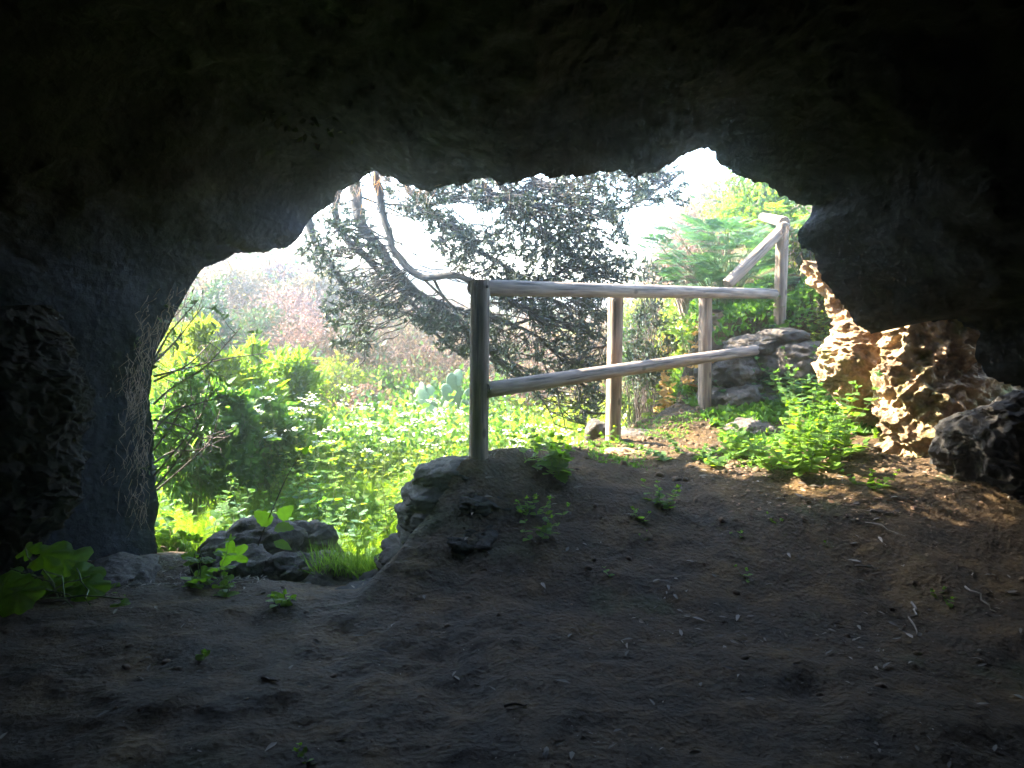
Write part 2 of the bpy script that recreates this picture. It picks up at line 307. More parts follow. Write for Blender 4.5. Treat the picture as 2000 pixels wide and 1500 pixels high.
# ------------------------------------------------------------------ cave shell
OUT = [(318,1330,4.9),(318,1130,5.0),(305,1085,5.0),(300,1030,5.05),(308,985,5.05),(292,920,5.1),(298,850,5.15),(289,780,5.2),(296,720,5.2),(301,690,5.2),(320,660,5.25),(345,610,5.3),(375,555,5.4),(392,528,5.4),(400,522,5.4),(440,510,5.5),(462,496,5.5),(490,493,5.6),(515,495,5.6),(535,486,5.6),(552,489,5.7),(575,475,5.7),(588,458,5.7),(600,436,5.8),(620,415,5.8),(650,396,5.8),(654,376,5.66),(665,372,5.63),(690,360,5.56),(704,350,5.52),(712,343,5.49),(735,337,5.43),(752,345,5.38),(770,350,5.33),(792,366,5.27),(815,366,5.2),(838,376,5.13),(850,371,5.1),(862,369,5.06),(885,362,5.0),(912,364,4.91),(920,354,4.89),(945,351,4.82),(965,351,4.75),(975,362,4.73),(1005,360,4.65),(1022,352,4.64),(1050,343,4.62),(1060,340,4.61),(1072,350,4.61),(1105,343,4.59),(1130,347,4.57),(1165,337,4.55),(1205,336,4.53),(1215,345,4.52),(1240,346,4.51),(1258,337,4.5),(1275,342,4.49),(1300,326,4.47),(1308,322,4.47),(1320,314,4.46),(1335,306,4.45),(1350,301,4.45),(1364,292,4.44),(1374,296,4.43),(1386,295,4.43),(1397,307,4.42),(1401,316,4.42),(1407,325,4.42),(1420,327,4.42),(1434,338,4.42),(1440,348,4.42),(1460,353,4.41),(1478,360,4.41),(1500,357,4.41),(1510,370,4.41),(1522,381,4.41),(1540,393,4.41),(1556,400,4.4),(1573,402,4.4),(1587,403,4.4),(1584,420,4.4),(1572,436,4.4),(1560,450,4.4),(1563,465,4.4),(1568,482,4.4),(1585,495,4.4),(1597,525,4.4),(1608,550,4.4),(1632,580,4.4),(1655,612,4.42),(1672,640,4.42),(1700,655,4.42),(1735,642,4.42),(1752,628,4.5),(1800,622,4.4),(1862,626,4.35),(1912,655,4.3),(1900,675,4.3),(1905,705,4.3),(1925,735,4.3),(1955,745,4.3),(2030,765,4.3),(2080,800,4.25),(2100,900,4.2),(2110,1000,4.1),(2120,1250,4.1)]
OUT = np.array(OUT, float); E0 = P(OUT[:, 0], OUT[:, 1], OUT[:, 2])
s = np.r_[0, np.cumsum(np.linalg.norm(np.diff(OUT[:, :2], axis=0), axis=1))]; NU = 900; q = np.linspace(0, s[-1], NU)
E = np.stack([np.interp(q, s, E0[:, k]) for k in range(3)], -1)
def gsm(A, sg):
    if sg < .5: return A
    sg = min(sg, 250)
    k = np.arange(-int(3 * sg), int(3 * sg) + 1); kk = np.exp(-k ** 2 / 2 / sg ** 2); kk /= kk.sum()
    pad = len(k) // 2; B = np.concatenate([2 * A[:1] - A[1:pad + 1][::-1], A, 2 * A[-1:] - A[-pad - 1:-1][::-1]])
    return np.stack([np.convolve(B[:, c], kk, 'valid') for c in range(3)], -1)
rings = []
CX = .25
ts = np.r_[0, np.linspace(.004, 1, 150) ** 1.7]
for t in ts:
    A = gsm(E, 1 + 110 * t ** .8 if t > 0 else 0); yb = -3.5
    g1 = 1 + 1.0 * (1 - (1 - min(t / .5, 1)) ** 2)
    if t > .7: g1 *= math.sqrt(max(1 - ((t - .7) / .3) ** 2, 1e-4))
    gz = 1 + .75 * (1 - (1 - min(t / .6, 1)) ** 2)
    if t > .7: gz *= math.sqrt(max(1 - ((t - .7) / .3) ** 2, 1e-4))
    x = CX + (A[:, 0] - CX) * g1; y = A[:, 1] + (yb - A[:, 1]) * t; zz = A[:, 2]; z = np.where(zz > 0, zz * gz, zz)
    rings.append(np.stack([x, y, z], -1))
outer = []
for r_ in (.04, .1, .2, .4, .8, 1.4, 2.2, 3.0, 4.0, 5.2):
    A = gsm(E, 4 + 30 * r_); d = np.stack([A[:, 0] - CX, 0 * A[:, 0], A[:, 2] - .8], -1); d /= np.linalg.norm(d, axis=1)[:, None]
    q_ = A + d * r_; q_[:, 1] += min(r_, .25) * .6 - max(r_ - .8, 0) * .45; q_[:, 2] = np.maximum(q_[:, 2], -1.2); outer.append(q_)
R = np.array(outer[::-1] + rings)      # outer rim first
no = len(outer)
amp = np.ones(len(R)) * .16; amp[:no] = .12 + .05 * np.arange(no)[::-1]
tt = np.r_[np.zeros(no), ts]; amp[no:] = .012 + .20 * smooth(0, .12, ts); amp[no - 1] = .02; amp[no - 2] = .04
D = np.stack([fbm(R * .9 + o, 4) for o in (0, 31, 57)], -1) * 1.3 + .35 * np.stack([fbm(R * 4 + o, 4, True) for o in (3, 41, 77)], -1)
D += (.16 * fbm(R * 11, 3, True) + .10 * (np.clip(vor(R * 6), 0, .7) - .4))[..., None] * np.array([1, .4, 1])
R = R + D * amp[:, None, None]
for q_, f_ in ((0, 1), (1, 1), (2, .9), (3, .8), (4, .6), (5, .4), (-1, .8), (-2, .5)): R[no + q_] += (f_ * (fbm(E * 9, 4) * .03 + fbm(E * 28, 3, True) * .022))[:, None] * np.array([[.6, 0, 1]])
# a knobbly buttress on the left wall
Vn = R.reshape(-1, 3); nr = len(R)
i = np.arange(NU - 1)[None] + np.arange(nr - 1)[:, None] * NU
F = np.stack([i, i + NU, i + NU + 1, i + 1], -1).reshape(-1, 4)
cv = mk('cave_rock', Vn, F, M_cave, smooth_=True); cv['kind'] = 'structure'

# ------------------------------------------------------------------ rocks
def ico(n):
    import bmesh
    bm = bmesh.new(); bmesh.ops.create_icosphere(bm, subdivisions=n, radius=1); V = np.array([v.co[:] for v in bm.verts]); F = np.array([[v.index for v in f.verts] for f in bm.faces]); bm.free(); return V, F
ICO = {k: ico(k) for k in (3, 4, 5, 6)}
def rock(name, label, c, size, mat, seed=0, sub=5, rot=0, amp=.28, porous=0, tilt=0, group=None, flat=.5, cat='rock'):
    V, F = ICO[sub]; V = V.copy(); n = V.copy(); V = np.sign(V) * np.abs(V) ** (1 - .25 * flat)
    p = n * 1.3 + seed * 7.7
    k = 1 + amp * fbm(p, 4) * 1.6 + amp * .4 * fbm(p * 3, 3, True)
    k -= .22 * amp * (vor(p * 2.2) < .25)
    V = V * k[:, None] * np.array(size)
    if porous:
        q = V + seed; V = V + n * (porous * (fbm(q * 7, 4, True) - .1) + porous * .8 * (np.clip(vor(q * 9), 0, .6) - .4) * 1.4)[:, None]
    c_, s_ = math.cos(rot), math.sin(rot); ct, st = math.cos(tilt), math.sin(tilt)
    V = V @ np.array([[ct, 0, -st], [0, 1, 0], [st, 0, ct]]) @ np.array([[c_, s_, 0], [-s_, c_, 0], [0, 0, 1]])
    o = mk(name, V, F, mat, smooth_=True); o.location = c; tag(o, label, cat, group); return o
def column(name, label, levels, d, depth_ratio, mat, seed, porous=.05, cat='rock', dy=None, nz=240, nt_=340):
    """rock face lofted from (pixel row, left px, right px) at distance d"""
    lv = np.array([tuple(q) + (0,) * (4 - len(q)) for q in levels], float); py = np.linspace(lv[0, 0], lv[-1, 0], nz)
    xl = np.interp(py, lv[:, 0], lv[:, 1]); xr = np.interp(py, lv[:, 0], lv[:, 2])
    dd = d + (np.interp(py, lv[:, 0], lv[:, 3]) if lv.shape[1] > 3 else 0)
    A = P(xl, py, dd); B = P(xr, py, dd); c = (A + B) / 2; hw = (B - A)[:, 0] / 2
    th = np.linspace(0, 2 * np.pi, nt_, endpoint=False)
    V = c[:, None] + np.stack([hw[:, None] * np.cos(th), hw[:, None] * depth_ratio * np.sin(th) + hw[:, None] * depth_ratio * .6, 0 * hw[:, None] * th], -1)
    n = np.stack([np.cos(th) + 0 * hw[:, None], np.sin(th) + 0 * hw[:, None], .3 * np.sin(V[..., 2] * 9)], -1)
    k = .16 * fbm(V * 1.9 + seed, 4) + porous * 2.2 * fbm(V * 5 + seed, 5, True) + porous * 1.4 * (np.clip(vor(V * 11 + seed), 0, .7) - .4) + porous * 1.3 * (np.clip(vor(V * 22 + seed), 0, .7) - .4) + porous * .5 * fbm(V * 26 + seed, 3, True)
    V = V + n * k[..., None] ; V[..., 2] += .05 * fbm(V * 6 + 9 + seed, 3)
    i = np.arange(nt_)[None] + np.arange(nz - 1)[:, None] * nt_; j = (np.arange(nt_) + 1) % nt_ + np.arange(nz - 1)[:, None] * nt_
    F = np.stack([i, i + nt_, j + nt_, j], -1).reshape(-1, 4)
    b = MB(); b.add(V.reshape(-1, 3), F); b.add(np.concatenate([V[0], V[0].mean(0)[None]]), [(k_, (k_ + 1) % nt_, nt_) for k_ in range(nt_)])
    VV, FF = b.get(); org = c[-1]
    o = mk(name, VV, FF, mat, smooth_=True, origin=tuple(org)); tag(o, label, cat); return o
column('rock_pillar', 'knobbly porous rock pillar lit by the sun at the right side of the cave mouth', [(570,1740,1990),(620,1742,1975),(665,1745,1950),(720,1748,1930),(760,1738,1965),(790,1736,2010),(812,1745,1905),(840,1758,1885),(880,1742,1868),(920,1748,1880),(955,1775,1895),(985,1795,1915),(1010,1792,1950),(1060,1780,2010)], 4.98, .45, M_lime, 3.0, .055)
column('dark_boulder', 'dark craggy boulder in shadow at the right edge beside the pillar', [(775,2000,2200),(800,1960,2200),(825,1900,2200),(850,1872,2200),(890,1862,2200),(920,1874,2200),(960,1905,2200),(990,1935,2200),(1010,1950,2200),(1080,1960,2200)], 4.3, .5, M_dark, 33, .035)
column('rock_backdrop', 'reddish rock face in shade behind the right side of the pillar', [(520,1850,2300),(700,1880,2300),(900,1850,2300),(1100,1850,2300)], 5.7, .3, M_lime, 21, .05)
column('rock_buttress', 'brown undercut rock wall left of the sunlit pillar above the nettles', [(520,1600,1720,.2),(560,1612,1760,.2),(600,1640,1775,.1),(640,1668,1790,0),(690,1632,1775),(730,1628,1765),(770,1640,1762),(800,1660,1765,.1),(840,1700,1780,.3),(880,1720,1780,.4),(920,1725,1790,.4),(1000,1725,1790,.3)], 5.35, .7, M_lime, 8.0, .05)
rock('rock', 'rounded sunlit rock lump at the foot of the porous pillar', P(1855, 985, 4.45) + (0, 0, -.06), (.23, .2, .2), M_lime, 5, 5, .4, .3, .03)
rock('rock', 'low reddish stone beside the foot of the pillar at the right edge', P(1985, 1000, 4.3) + (0, 0, -.06), (.2, .12, .06), M_lime, 9, 4, .1, .3, .02)
rock('rock', 'pale stone on the ground between the nettles and the pillar', P(1700, 985, 4.6) + (0, 0, -.05), (.16, .12, .05), M_lime, 19, 4, .1, .3, .02)
# flat ledges and boulders of the path's steps
rock('rock', 'flat layered slab on top of the rock step below the far post', P(1490, 672, 7.0), (.33, .3, .09), M_rock, 11, 5, .2, .25, .01, -.12, flat=1)
rock('rock', 'pale flat stone at the foot of the far post', P(1530, 655, 6.9), (.17, .2, .06), M_rock, 12, 4, .5, .25, .01, flat=1)
rock('rock', 'dark boulder under the end of the lower rail', P(1545, 705, 6.9), (.35, .4, .18), M_rock, 13, 5, .8, .25, .02)
rock('rock', 'blocky grey boulder just right of the third post', P(1425, 725, 6.75), (.22, .25, .15), M_rock, 14, 5, .3, .25, .02)
rock('rock', 'shaded boulder at the base of the rock step, right of the third post', P(1440, 785, 6.7), (.33, .3, .18), M_rock, 15, 5, 1.3, .25, .02)
rock('rock', 'low rock between the third post and the nettles', P(1465, 855, 5.9), (.26, .2, .12), M_rock, 16, 5, 1.9, .28, .02)
rock('rock', 'long low ledge of rock behind the second post', P(1290, 850, 6.0) + (0, 0, -.06), (.42, .2, .08), M_rock, 17, 5, -.3, .25, .02, flat=1)
rock('rock', 'slanting bare stone leaning right of the second post', P(1262, 890, 5.2) + (0, 0, -.05), (.3, .1, .06), M_lime, 18, 5, .25, .22, .01, .3, flat=.8)
rock('rock', 'small dark stone left of the second post', P(1166, 845, 5.9), (.08, .1, .09), M_rock, 20, 4, .1, .25, .01)
rock('rock', 'rounded earth-covered stone under the leafy shoots by the mound edge', P(1060, 905, 5.1), (.14, .12, .1), M_dark, 21, 4, .1, .25, .01)
rock('rock', 'half buried flat red stone in the sun in front of the second post', P(1340, 945, 4.75) + (0, 0, -.03), (.24, .1, .05), M_lime, 22, 4, -.1, .2, .0, flat=.6)
# dark stacked ledge left of the nearest post
ledge = [(878,938,4.45,.19,.085), (842,972,4.35,.155,.07), (838,1012,4.25,.17,.075), (842,1052,4.2,.17,.07), (810,1086,4.1,.15,.06), (800,1130,4.0,.17,.09), (850,1120,4.05,.26,.16), (775,1170,3.9,.19,.08), (860,1165,3.85,.26,.12), (735,1195,3.72,.16,.07), (905,1000,4.22,.17,.1), (900,1070,4.02,.2,.11), (960,1120,3.88,.2,.08), (985,1010,4.25,.15,.07), (830,1205,3.7,.2,.07)]
for k, (a, b_, d, sx, sz) in enumerate(ledge):
    lab = ['topmost dark stone of the stepped ledge left of the near post', 'second dark stone from the top of the stepped ledge', 'third stone down in the stepped dark ledge, flush with the ones above', 'fourth stone down in the stepped dark ledge', 'flat dark stone jutting left over the grass from the ledge', 'rounded dark stone near the foot of the ledge', 'large dark block forming the body of the ledge below the near post', 'lowest dark stone where the ledge meets the cave floor','broad dark stone sunk in the floor right of the ledge foot','low flat dark stone at the very end of the ledge, nearest the camera','dark stone set in the mound just below the near post','dark stone low in the face of the mound below the near post','half buried dark stone in the slope right of the ledge foot','small half buried dark stone right of the near post','flat dark stone sunk in the floor in front of the ledge'][k]
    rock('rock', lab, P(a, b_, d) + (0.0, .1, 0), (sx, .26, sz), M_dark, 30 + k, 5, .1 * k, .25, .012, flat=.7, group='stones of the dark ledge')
# rock pile on the left
pile = [(520,1075,4.75,.22,.2,.13,'broad brown rock at the back of the pile on the left'), (605,1075,4.8,.14,.12,.12,'upright rock right of the broad brown rock in the pile'), (440,1090,4.7,.14,.16,.1,'dark rock at the left end of the pile behind the lobed leaf'), (485,1125,4.4,.17,.15,.11,'pale faceted rock in front of the pile under the lobed leaf'), (570,1150,4.3,.15,.14,.13,'dark leaning slab at the centre front of the rock pile'), (620,1110,4.5,.13,.13,.07,'small flat rock on the right of the pile beside the grass'), (650,1160,4.25,.17,.16,.11,'lichened rock at the right end of the pile'), (235,1118,4.35,.2,.15,.045,'low sloping rock at the foot of the left cave wall')]
for k, (a, b_, d, sx, sy, sz, lab) in enumerate(pile): rock('rock', lab, P(a, b_ + 8, d), (sx * 1.3, sy * 1.2, sz * 1.6), M_rock, 50 + k, 5, .7 * k, .25, .015, flat=.8, group='rock pile left of the ledge' if k < 7 else None)
# left wall: nearer craggy fold
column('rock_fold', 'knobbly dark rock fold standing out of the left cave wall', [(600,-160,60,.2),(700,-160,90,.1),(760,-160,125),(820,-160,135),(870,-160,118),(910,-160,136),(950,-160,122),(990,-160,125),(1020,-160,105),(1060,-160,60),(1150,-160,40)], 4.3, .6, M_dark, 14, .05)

# ------------------------------------------------------------------ fence
fr = root('wooden_fence', 'rustic round-log handrail fence of posts and rails beside the path out of the cave', 'fence', tuple(G(936, 948)))
def log(name, a, b_, r0, r1=None, label=None, seed=0, flatend=False):
    a = np.array(a, float); b_ = np.array(b_, float); n = 30; t = np.linspace(0, 1, n)[:, None]; pts = a * (1 - t) + b_ * t
    L = np.linalg.norm(b_ - a); z = (b_ - a) / L; ref = np.array([0, 1, 0]) if abs(z[2]) > .8 else np.array([0, 0, 1]); x = np.cross(ref, z); x /= np.linalg.norm(x); y = np.cross(z, x)
    r1 = r1 or r0; k = 28; th = np.linspace(0, 2 * np.pi, k, endpoint=False)
    rr = (r0 * (1 - t) + r1 * t) * np.ones((n, k)); q = np.stack([np.cos(th) + 0 * t, np.sin(th) + 0 * t, t * L * 1.2 + 0 * th], -1)
    rr = rr * (1 + .035 * perlin(q * (1, 1, 1) + seed) + .02 * perlin(q * (3, 3, 1.5) + seed)); rr[0] *= .9; rr[-1] *= .9
    tt_ = np.r_[0.0, np.linspace(.012 / L, 1 - .012 / L, n - 2), 1.0]
    loc = np.stack([rr * np.cos(th), rr * np.sin(th), tt_[:, None] * L + 0 * th], -1)
    i = np.arange(n - 1)[:, None] * k; j = np.arange(k)[None]; j2 = (j + 1) % k
    F = np.stack([i + j, i + j2, i + k + j2, i + k + j], -1).reshape(-1, 4); B = MB(); B.add(loc.reshape(-1, 3), F)
    for e, zz in ((0, 0), (n - 1, L)):
        ring = loc[e]; V = np.concatenate([ring, [[0, 0, zz]]]); B.add(V, [(q_, (q_ + 1) % k, k) if e else ((q_ + 1) % k, q_, k) for q_ in range(k)])
    V, F = B.get(); o = mk(name, V, F, M_wood, fr, True)
    o.matrix_local = Matrix.Translation(Vector(a) - fr.location) @ Matrix(((x[0], y[0], z[0]), (x[1], y[1], z[1]), (x[2], y[2], z[2]))).to_4x4()
    if label: o['label'] = label
    # sharp end caps
    at_ = np.ones(len(o.data.polygons), bool); at_[len(at_) - 2 * k:] = False; o.data.polygons.foreach_set('use_smooth', at_)
    return o
D1, D2, D3, D4 = 4.5, 5.65, 6.5, 7.1
def post(pxt, pyt, pxb, pyb, d, r, s_, lab=None):
    a = P(pxb, pyb, d); b_ = P(pxt, pyt, d); a = a + (a - b_) * .12; log('post', a, b_, r * 1.03, r, lab, s_)
post(938, 546, 934, 950, D1, .054, 1, 'nearest post, dark against the light')
post(1203, 572, 1197, 872, D2, .054, 2); post(1378, 572, 1376, 812, D3, .053, 3); post(1529, 436, 1522, 648, D4, .053, 4, 'tall far post')
log('rail', P(922, 562, D1 - .005) , P(1513, 574, D4 - .10), .047, .043, 'long level top rail', 5)
log('rail', P(948, 762, D1 - .02), P(1482, 683, 6.75), .047, .043, 'lower rail sloping up to the rock step', 6)
log('rail', P(1420, 556, 6.85), P(1536, 440, D4 + .02), .05, .048, 'short steep rail up to the tall far post', 7)
log('rail', P(1532, 434, D4 + .08), P(1490, 424, 9.4), .05, .05, 'far rail leading away behind the tall post', 8)

bb = MB()
for q in [P(952, 560, D1 - .062), P(1203, 574, D2 - .06), P(1378, 574, D3 - .06), P(1505, 573, D4 - .14), P(1200, 722, D2 - .14), P(1376, 695, D3 - .10), P(958, 760, D1 - .066), P(1528, 452, D4 - .06)]:
    B = MB(); B.tube([q + (0, .02, 0), q + (0, -.004, 0), q + (0, -.008, 0)], [.009, .009, .005], 8); part(fr, 'bolt', B, M_bolt, False)
# ------------------------------------------------------------------ plants
def rdir(n, up=0):
    v = rng.normal(size=(n, 3)); v[:, 2] += up; return v / np.linalg.norm(v, axis=1)[:, None]
def weed(name, label, loc, mat, n=8, h=.5, spread=.2, leaf=None, ls=.08, nodes=7, group=None, cat='plant', umbel=False, stemr=.003, lean=(0, 0), wid=1.0, smat=None, up=.4):
    leaf = leaf if leaf is not None else TO; loc = np.array(loc, float); r = root(name, label, cat, tuple(loc), group); S, L, W = MB(), MB(), MB()
    for k in range(n):
        a = U(0, 6.28); q = math.sqrt(U(0, 1)) * spread; b0 = loc + (q * math.cos(a) * .5, q * math.sin(a) * .5, 0); b0[2] = float(H(b0[0], b0[1])) - .01
        if n <= 5 and k: part(r, 'stem', S, smat or M_stem); S = MB()
        hh = h * U(.6, 1.05); tip = b0 + (q * math.cos(a) * .9 + lean[0] * hh, q * math.sin(a) * .9 + lean[1] * hh, hh); c = curve(b0, tip, 7, 0, .03); S.tube(c, np.linspace(stemr, stemr * .4, 7), 4, False)
        m = int(nodes * U(.8, 1.2)) + 1; t = np.linspace(.15, 1, m); pos = np.stack([np.interp(t, np.linspace(0, 1, 7), c[:, j]) for j in range(3)], -1)
        for s_ in (0, math.pi):
            az = np.arange(m) * 1.57 + a + s_ + U(-.3, .3, m); dr = np.stack([np.cos(az), np.sin(az), U(-.1, .7, m)], -1)
            sz = ls * (1.15 - .65 * t) * U(.75, 1.2, m); L.inst(leaf, pos, dr, np.stack([U(-up, up, m), U(-up, up, m), np.ones(m)], -1), sz, wid)
        L.inst(leaf, [c[-1]] * 3, rdir(3, .6), rdir(3, 1), ls * .4)
        if umbel:
            mm = 14; W.inst(T_um, c[-1] + rng.normal(0, ls * .5, (mm, 3)) * (1, 1, .35), rdir(mm) * (1, 1, .1), rdir(mm, 3), ls * .35)
    part(r, 'stem', S, smat or M_stem); part(r, 'foliage', L, mat)
    if umbel: part(r, 'blossom', W, M_white)
    return r
def bush(name, label, loc, w_, h_, mat, n=2600, ls=.06, leaf=None, twig=60, twm=None, group=None, cat='bush', wid=1.0, clump=.16, d_=None, up=.2):
    leaf = leaf if leaf is not None else TS; loc = np.array(loc, float); r = root(name, label, cat, tuple(loc), group); S, L = MB(), MB(); d_ = d_ or w_ * .7
    nc = max(10, n // 45); th = U(0, 6.28, nc); v = U(-.1, 1, nc); rr = np.sqrt(1 - np.clip(v, 0, 1) ** 2) * U(.45, 1.0, nc)
    cc = loc + np.stack([rr * np.cos(th) * w_ / 2, rr * np.sin(th) * d_ / 2, (v * .5 + .45) * h_ * U(.7, 1.02, nc)], -1)
    idx = rng.integers(0, nc, n); sc_ = clump * U(.6, 1.3, nc)[idx] * min(w_, h_); pos = cc[idx] + rng.normal(0, 1, (n, 3)) * sc_[:, None] * .6
    pos[:, 2] = np.maximum(pos[:, 2], loc[2]); dr = (pos - loc - (0, 0, h_ * .4)); dr /= np.linalg.norm(dr, axis=1)[:, None] + 1e-6; dr = dr * .8 + rdir(n)
    L.inst(leaf, pos, dr, rdir(n, up), ls * U(.6, 1.3, n), wid)
    for k in range(twig):
        c = cc[rng.integers(0, nc)]; b0 = loc + (U(-.1, .1) * w_, U(-.1, .1) * w_, -.03); S.tube(curve(b0, c + rng.normal(0, .05, 3), 6, .08, .04), np.linspace(.012, .003, 6) * (w_ ** .5), 4, False)
        for q in range(2): S.tube(curve(c, c + rdir(1, .5)[0] * clump * w_ * 1.5, 4, 0, .05), np.linspace(.004, .0015, 4), 3, False)
    part(r, 'stem', S, twm or M_twig); part(r, 'foliage', L, mat); return r

# the overhanging tree
tr = root('overhanging_tree', 'dark tree hanging over the cave mouth with long bare limbs and fine leaves', 'tree', tuple(P(800, 130, 7.6)))
TRK, CRN, DRY = MB(), MB(), MB()
limbs = [
 ([(800,130,7.6),(745,250,7.5),(738,340,7.4),(742,400,7.4),(752,450,7.3),(765,490,7.2),(790,522,7.1),(830,545,7.0),(880,536,6.9),(930,552,6.9),(1000,590,6.9),(1080,640,7.0)], .05, .02),
 ([(790,140,7.7),(700,260,7.6),(685,365,7.6),(700,430,7.5),(740,480,7.4),(770,530,7.4),(830,580,7.3),(900,640,7.2),(960,690,7.2),(1010,740,7.2)], .075, .024),
 ([(690,300,7.7),(650,400,7.7),(660,440,7.7),(700,490,7.6),(750,540,7.6),(810,600,7.5),(870,640,7.5)], .045, .014),
 ([(600,380,7.9),(606,450,7.9),(640,520,7.8),(690,575,7.8),(740,590,7.7),(820,620,7.6),(900,700,7.6)], .045, .01),
 ([(800,150,7.8),(790,360,7.8),(850,420,7.7),(930,490,7.6),(1010,540,7.6),(1100,600,7.5),(1160,660,7.4)], .035, .012),
 ([(820,150,8.0),(900,330,8.0),(1000,400,7.9),(1080,470,7.8),(1160,530,7.7),(1230,560,7.6)], .035, .01),
 ([(830,140,8.2),(1000,330,8.2),(1120,380,8.1),(1210,410,8.0),(1290,370,7.9),(1340,335,7.8)], .03, .008),
 ([(750,500,7.3),(800,560,7.2),(870,600,7.1),(960,620,7.1),(1050,650,7.1),(1120,720,7.1),(1130,790,7.1),(1150,850,7.1)], .025, .007),
 ([(880,620,7.3),(960,590,7.4),(1060,610,7.5),(1150,580,7.6),(1180,570,7.6)], .015, .008),
 ([(1010,540,7.6),(1060,700,7.4),(1090,780,7.3),(1110,840,7.2)], .015, .005),
 ([(690,575,7.8),(700,640,7.7),(720,700,7.6),(700,720,7.6)], .01, .004),
 ([(738,400,7.4),(780,395,7.4),(830,410,7.5),(900,450,7.6)], .012, .006),
]
LP = []
for pts, r0, r1 in limbs:
    a = np.array(pts, float); c = poly(P(a[:, 0], a[:, 1], a[:, 2]), len(pts) * 7); c += .06 * np.stack([fbm(c * 3 + o, 3) for o in (0, 9, 22)], -1)
    TRK.tube(c, np.linspace(r0, r1, len(c)), 8); LP.append(c)
for k in range(46):
    c0 = LP[rng.integers(0, 8)]; b0 = c0[rng.integers(len(c0) // 4, len(c0))]; L_ = U(.5, 1.5); tip = b0 + np.array([U(.3, 1), U(-.5, .5), U(-.75, .25)]) * L_
    if tip[0] > 1.25: continue
    c = poly(curve(b0, tip, 6, U(-.12, .12), .05), 14); TRK.tube(c, np.linspace(U(.012, .02), .004, 14), 5); LP.append(c)
LPa = np.concatenate(LP)
def inpoly(x, y, pg):
    r = np.zeros(x.shape, bool); n = len(pg)
    for k in range(n):
        x0, y0 = pg[k]; x1, y1 = pg[(k + 1) % n]; c = ((y0 > y) != (y1 > y)); r ^= c & (x < (x1 - x0) * (y - y0) / (y1 - y0 + 1e-9) + x0)
    return r
regs = [([(790,330),(850,355),(930,335),(1050,325),(1200,320),(1290,325),(1280,370),(1225,400),(1215,450),(1240,490),(1245,545),(1150,560),(960,560),(880,520),(830,450)], 1150),
        ([(565,480),(650,400),(700,350),(720,430),(745,500),(800,560),(900,610),(920,680),(820,640),(700,610),(640,560),(590,520)], 260),
        ([(950,570),(1190,575),(1195,690),(1150,860),(1110,800),(1040,760),(960,720)], 520),
        ([(740,340),(850,370),(900,450),(800,420),(760,400)], 60),
        ([(640,560),(720,610),(720,700),(650,680),(625,610)], 90),
        ([(1290,330),(1350,325),(1345,400),(1300,400)], 22), ([(1250,300),(1300,330),(1300,400),(1240,410)], 50),
        ([(790,600),(930,620),(930,700),(850,680)], 110)]
for pg, n in regs:
    pg_ = np.array(pg, float); cnt = 0
    while cnt < n:
        x = U(pg_[:, 0].min(), pg_[:, 0].max(), 400); y = U(pg_[:, 1].min(), pg_[:, 1].max(), 400)
        q = P(x, y, 7.4 + 0 * x); gap = perlin(np.stack([x / 55, y / 45, 0 * x], -1)) + .35 * perlin(np.stack([x / 20, y / 20, 0 * x + 3], -1)); ok = inpoly(x, y, pg) & (gap > -.22)
        for xx, yy in zip(x[ok], y[ok]):
            if cnt >= n: break
            cnt += 1; tip = P(xx, yy, U(6.7, 8.4)); dd = np.linalg.norm((LPa - tip) * (1, 1, 1.3), axis=1) + .3 * (LPa[:, 2] < tip[2]) ; k = np.argsort(dd)[rng.integers(0, 12)]; b0 = LPa[k]
            if np.linalg.norm(tip - b0) > .28:
                L_ = tip - b0; b0 = tip - L_ / np.linalg.norm(L_) * min(np.linalg.norm(L_), U(.25, .9))
            c = curve(b0, tip, 5, -.06, .03); TRK.tube(c, np.linspace(.0065, .0025, 5), 4, False)
            m = rng.integers(7, 13); ax = (c[-1] - c[-2]); ax /= np.linalg.norm(ax) + 1e-9; dr = rdir(m) + ax * .5
            CRN.inst(TL, c[-1] - ax * U(0, .07, m)[:, None], dr, rdir(m, .5), U(.035, .062, m), 1.15)
            if U(0, 1) < .5:
                m = 6; CRN.inst(TL, c[-2] + 0 * rdir(m), rdir(m) + ax * .4, rdir(m, .5), U(.03, .055, m), 1.15)
for k in range(230):   # unseen crown leaves added above the cave lip, placed to dapple the sun
    tip = np.array([U(-1.6, .45), U(4.95, 5.42), U(2.4, 2.95)])
    if perlin(tip * 2.2) < -.12: continue
    b0 = tip + (U(-.3, .1), U(0, .4), U(.1, .5)); c = curve(b0, tip, 5, -.06, .03); TRK.tube(c, np.linspace(.008, .0025, 5), 4, False)
    m = 14; CRN.inst(TL, tip + rng.normal(0, .05, (m, 3)), rdir(m), rdir(m, .5), U(.05, .08, m), 1.5)
for k in range(45):   # dry hanging twigs near the lip
    x = rng.choice([740, 780, 810, 950, 1010, 1090]) + rng.normal(0, 14); b0 = P(x, 335 + U(0, 40), 7.3); DRY.tube(curve(b0, b0 + (U(-.15, .15), 0, -U(.08, .3)), 5, 0, .06), np.linspace(.004, .0015, 5), 3, False)
part(tr, 'trunk', TRK, M_bark, True); part(tr, 'crown', CRN, M_tree); part(tr, 'dry_twigs', DRY, M_or)['kind'] = 'stuff'

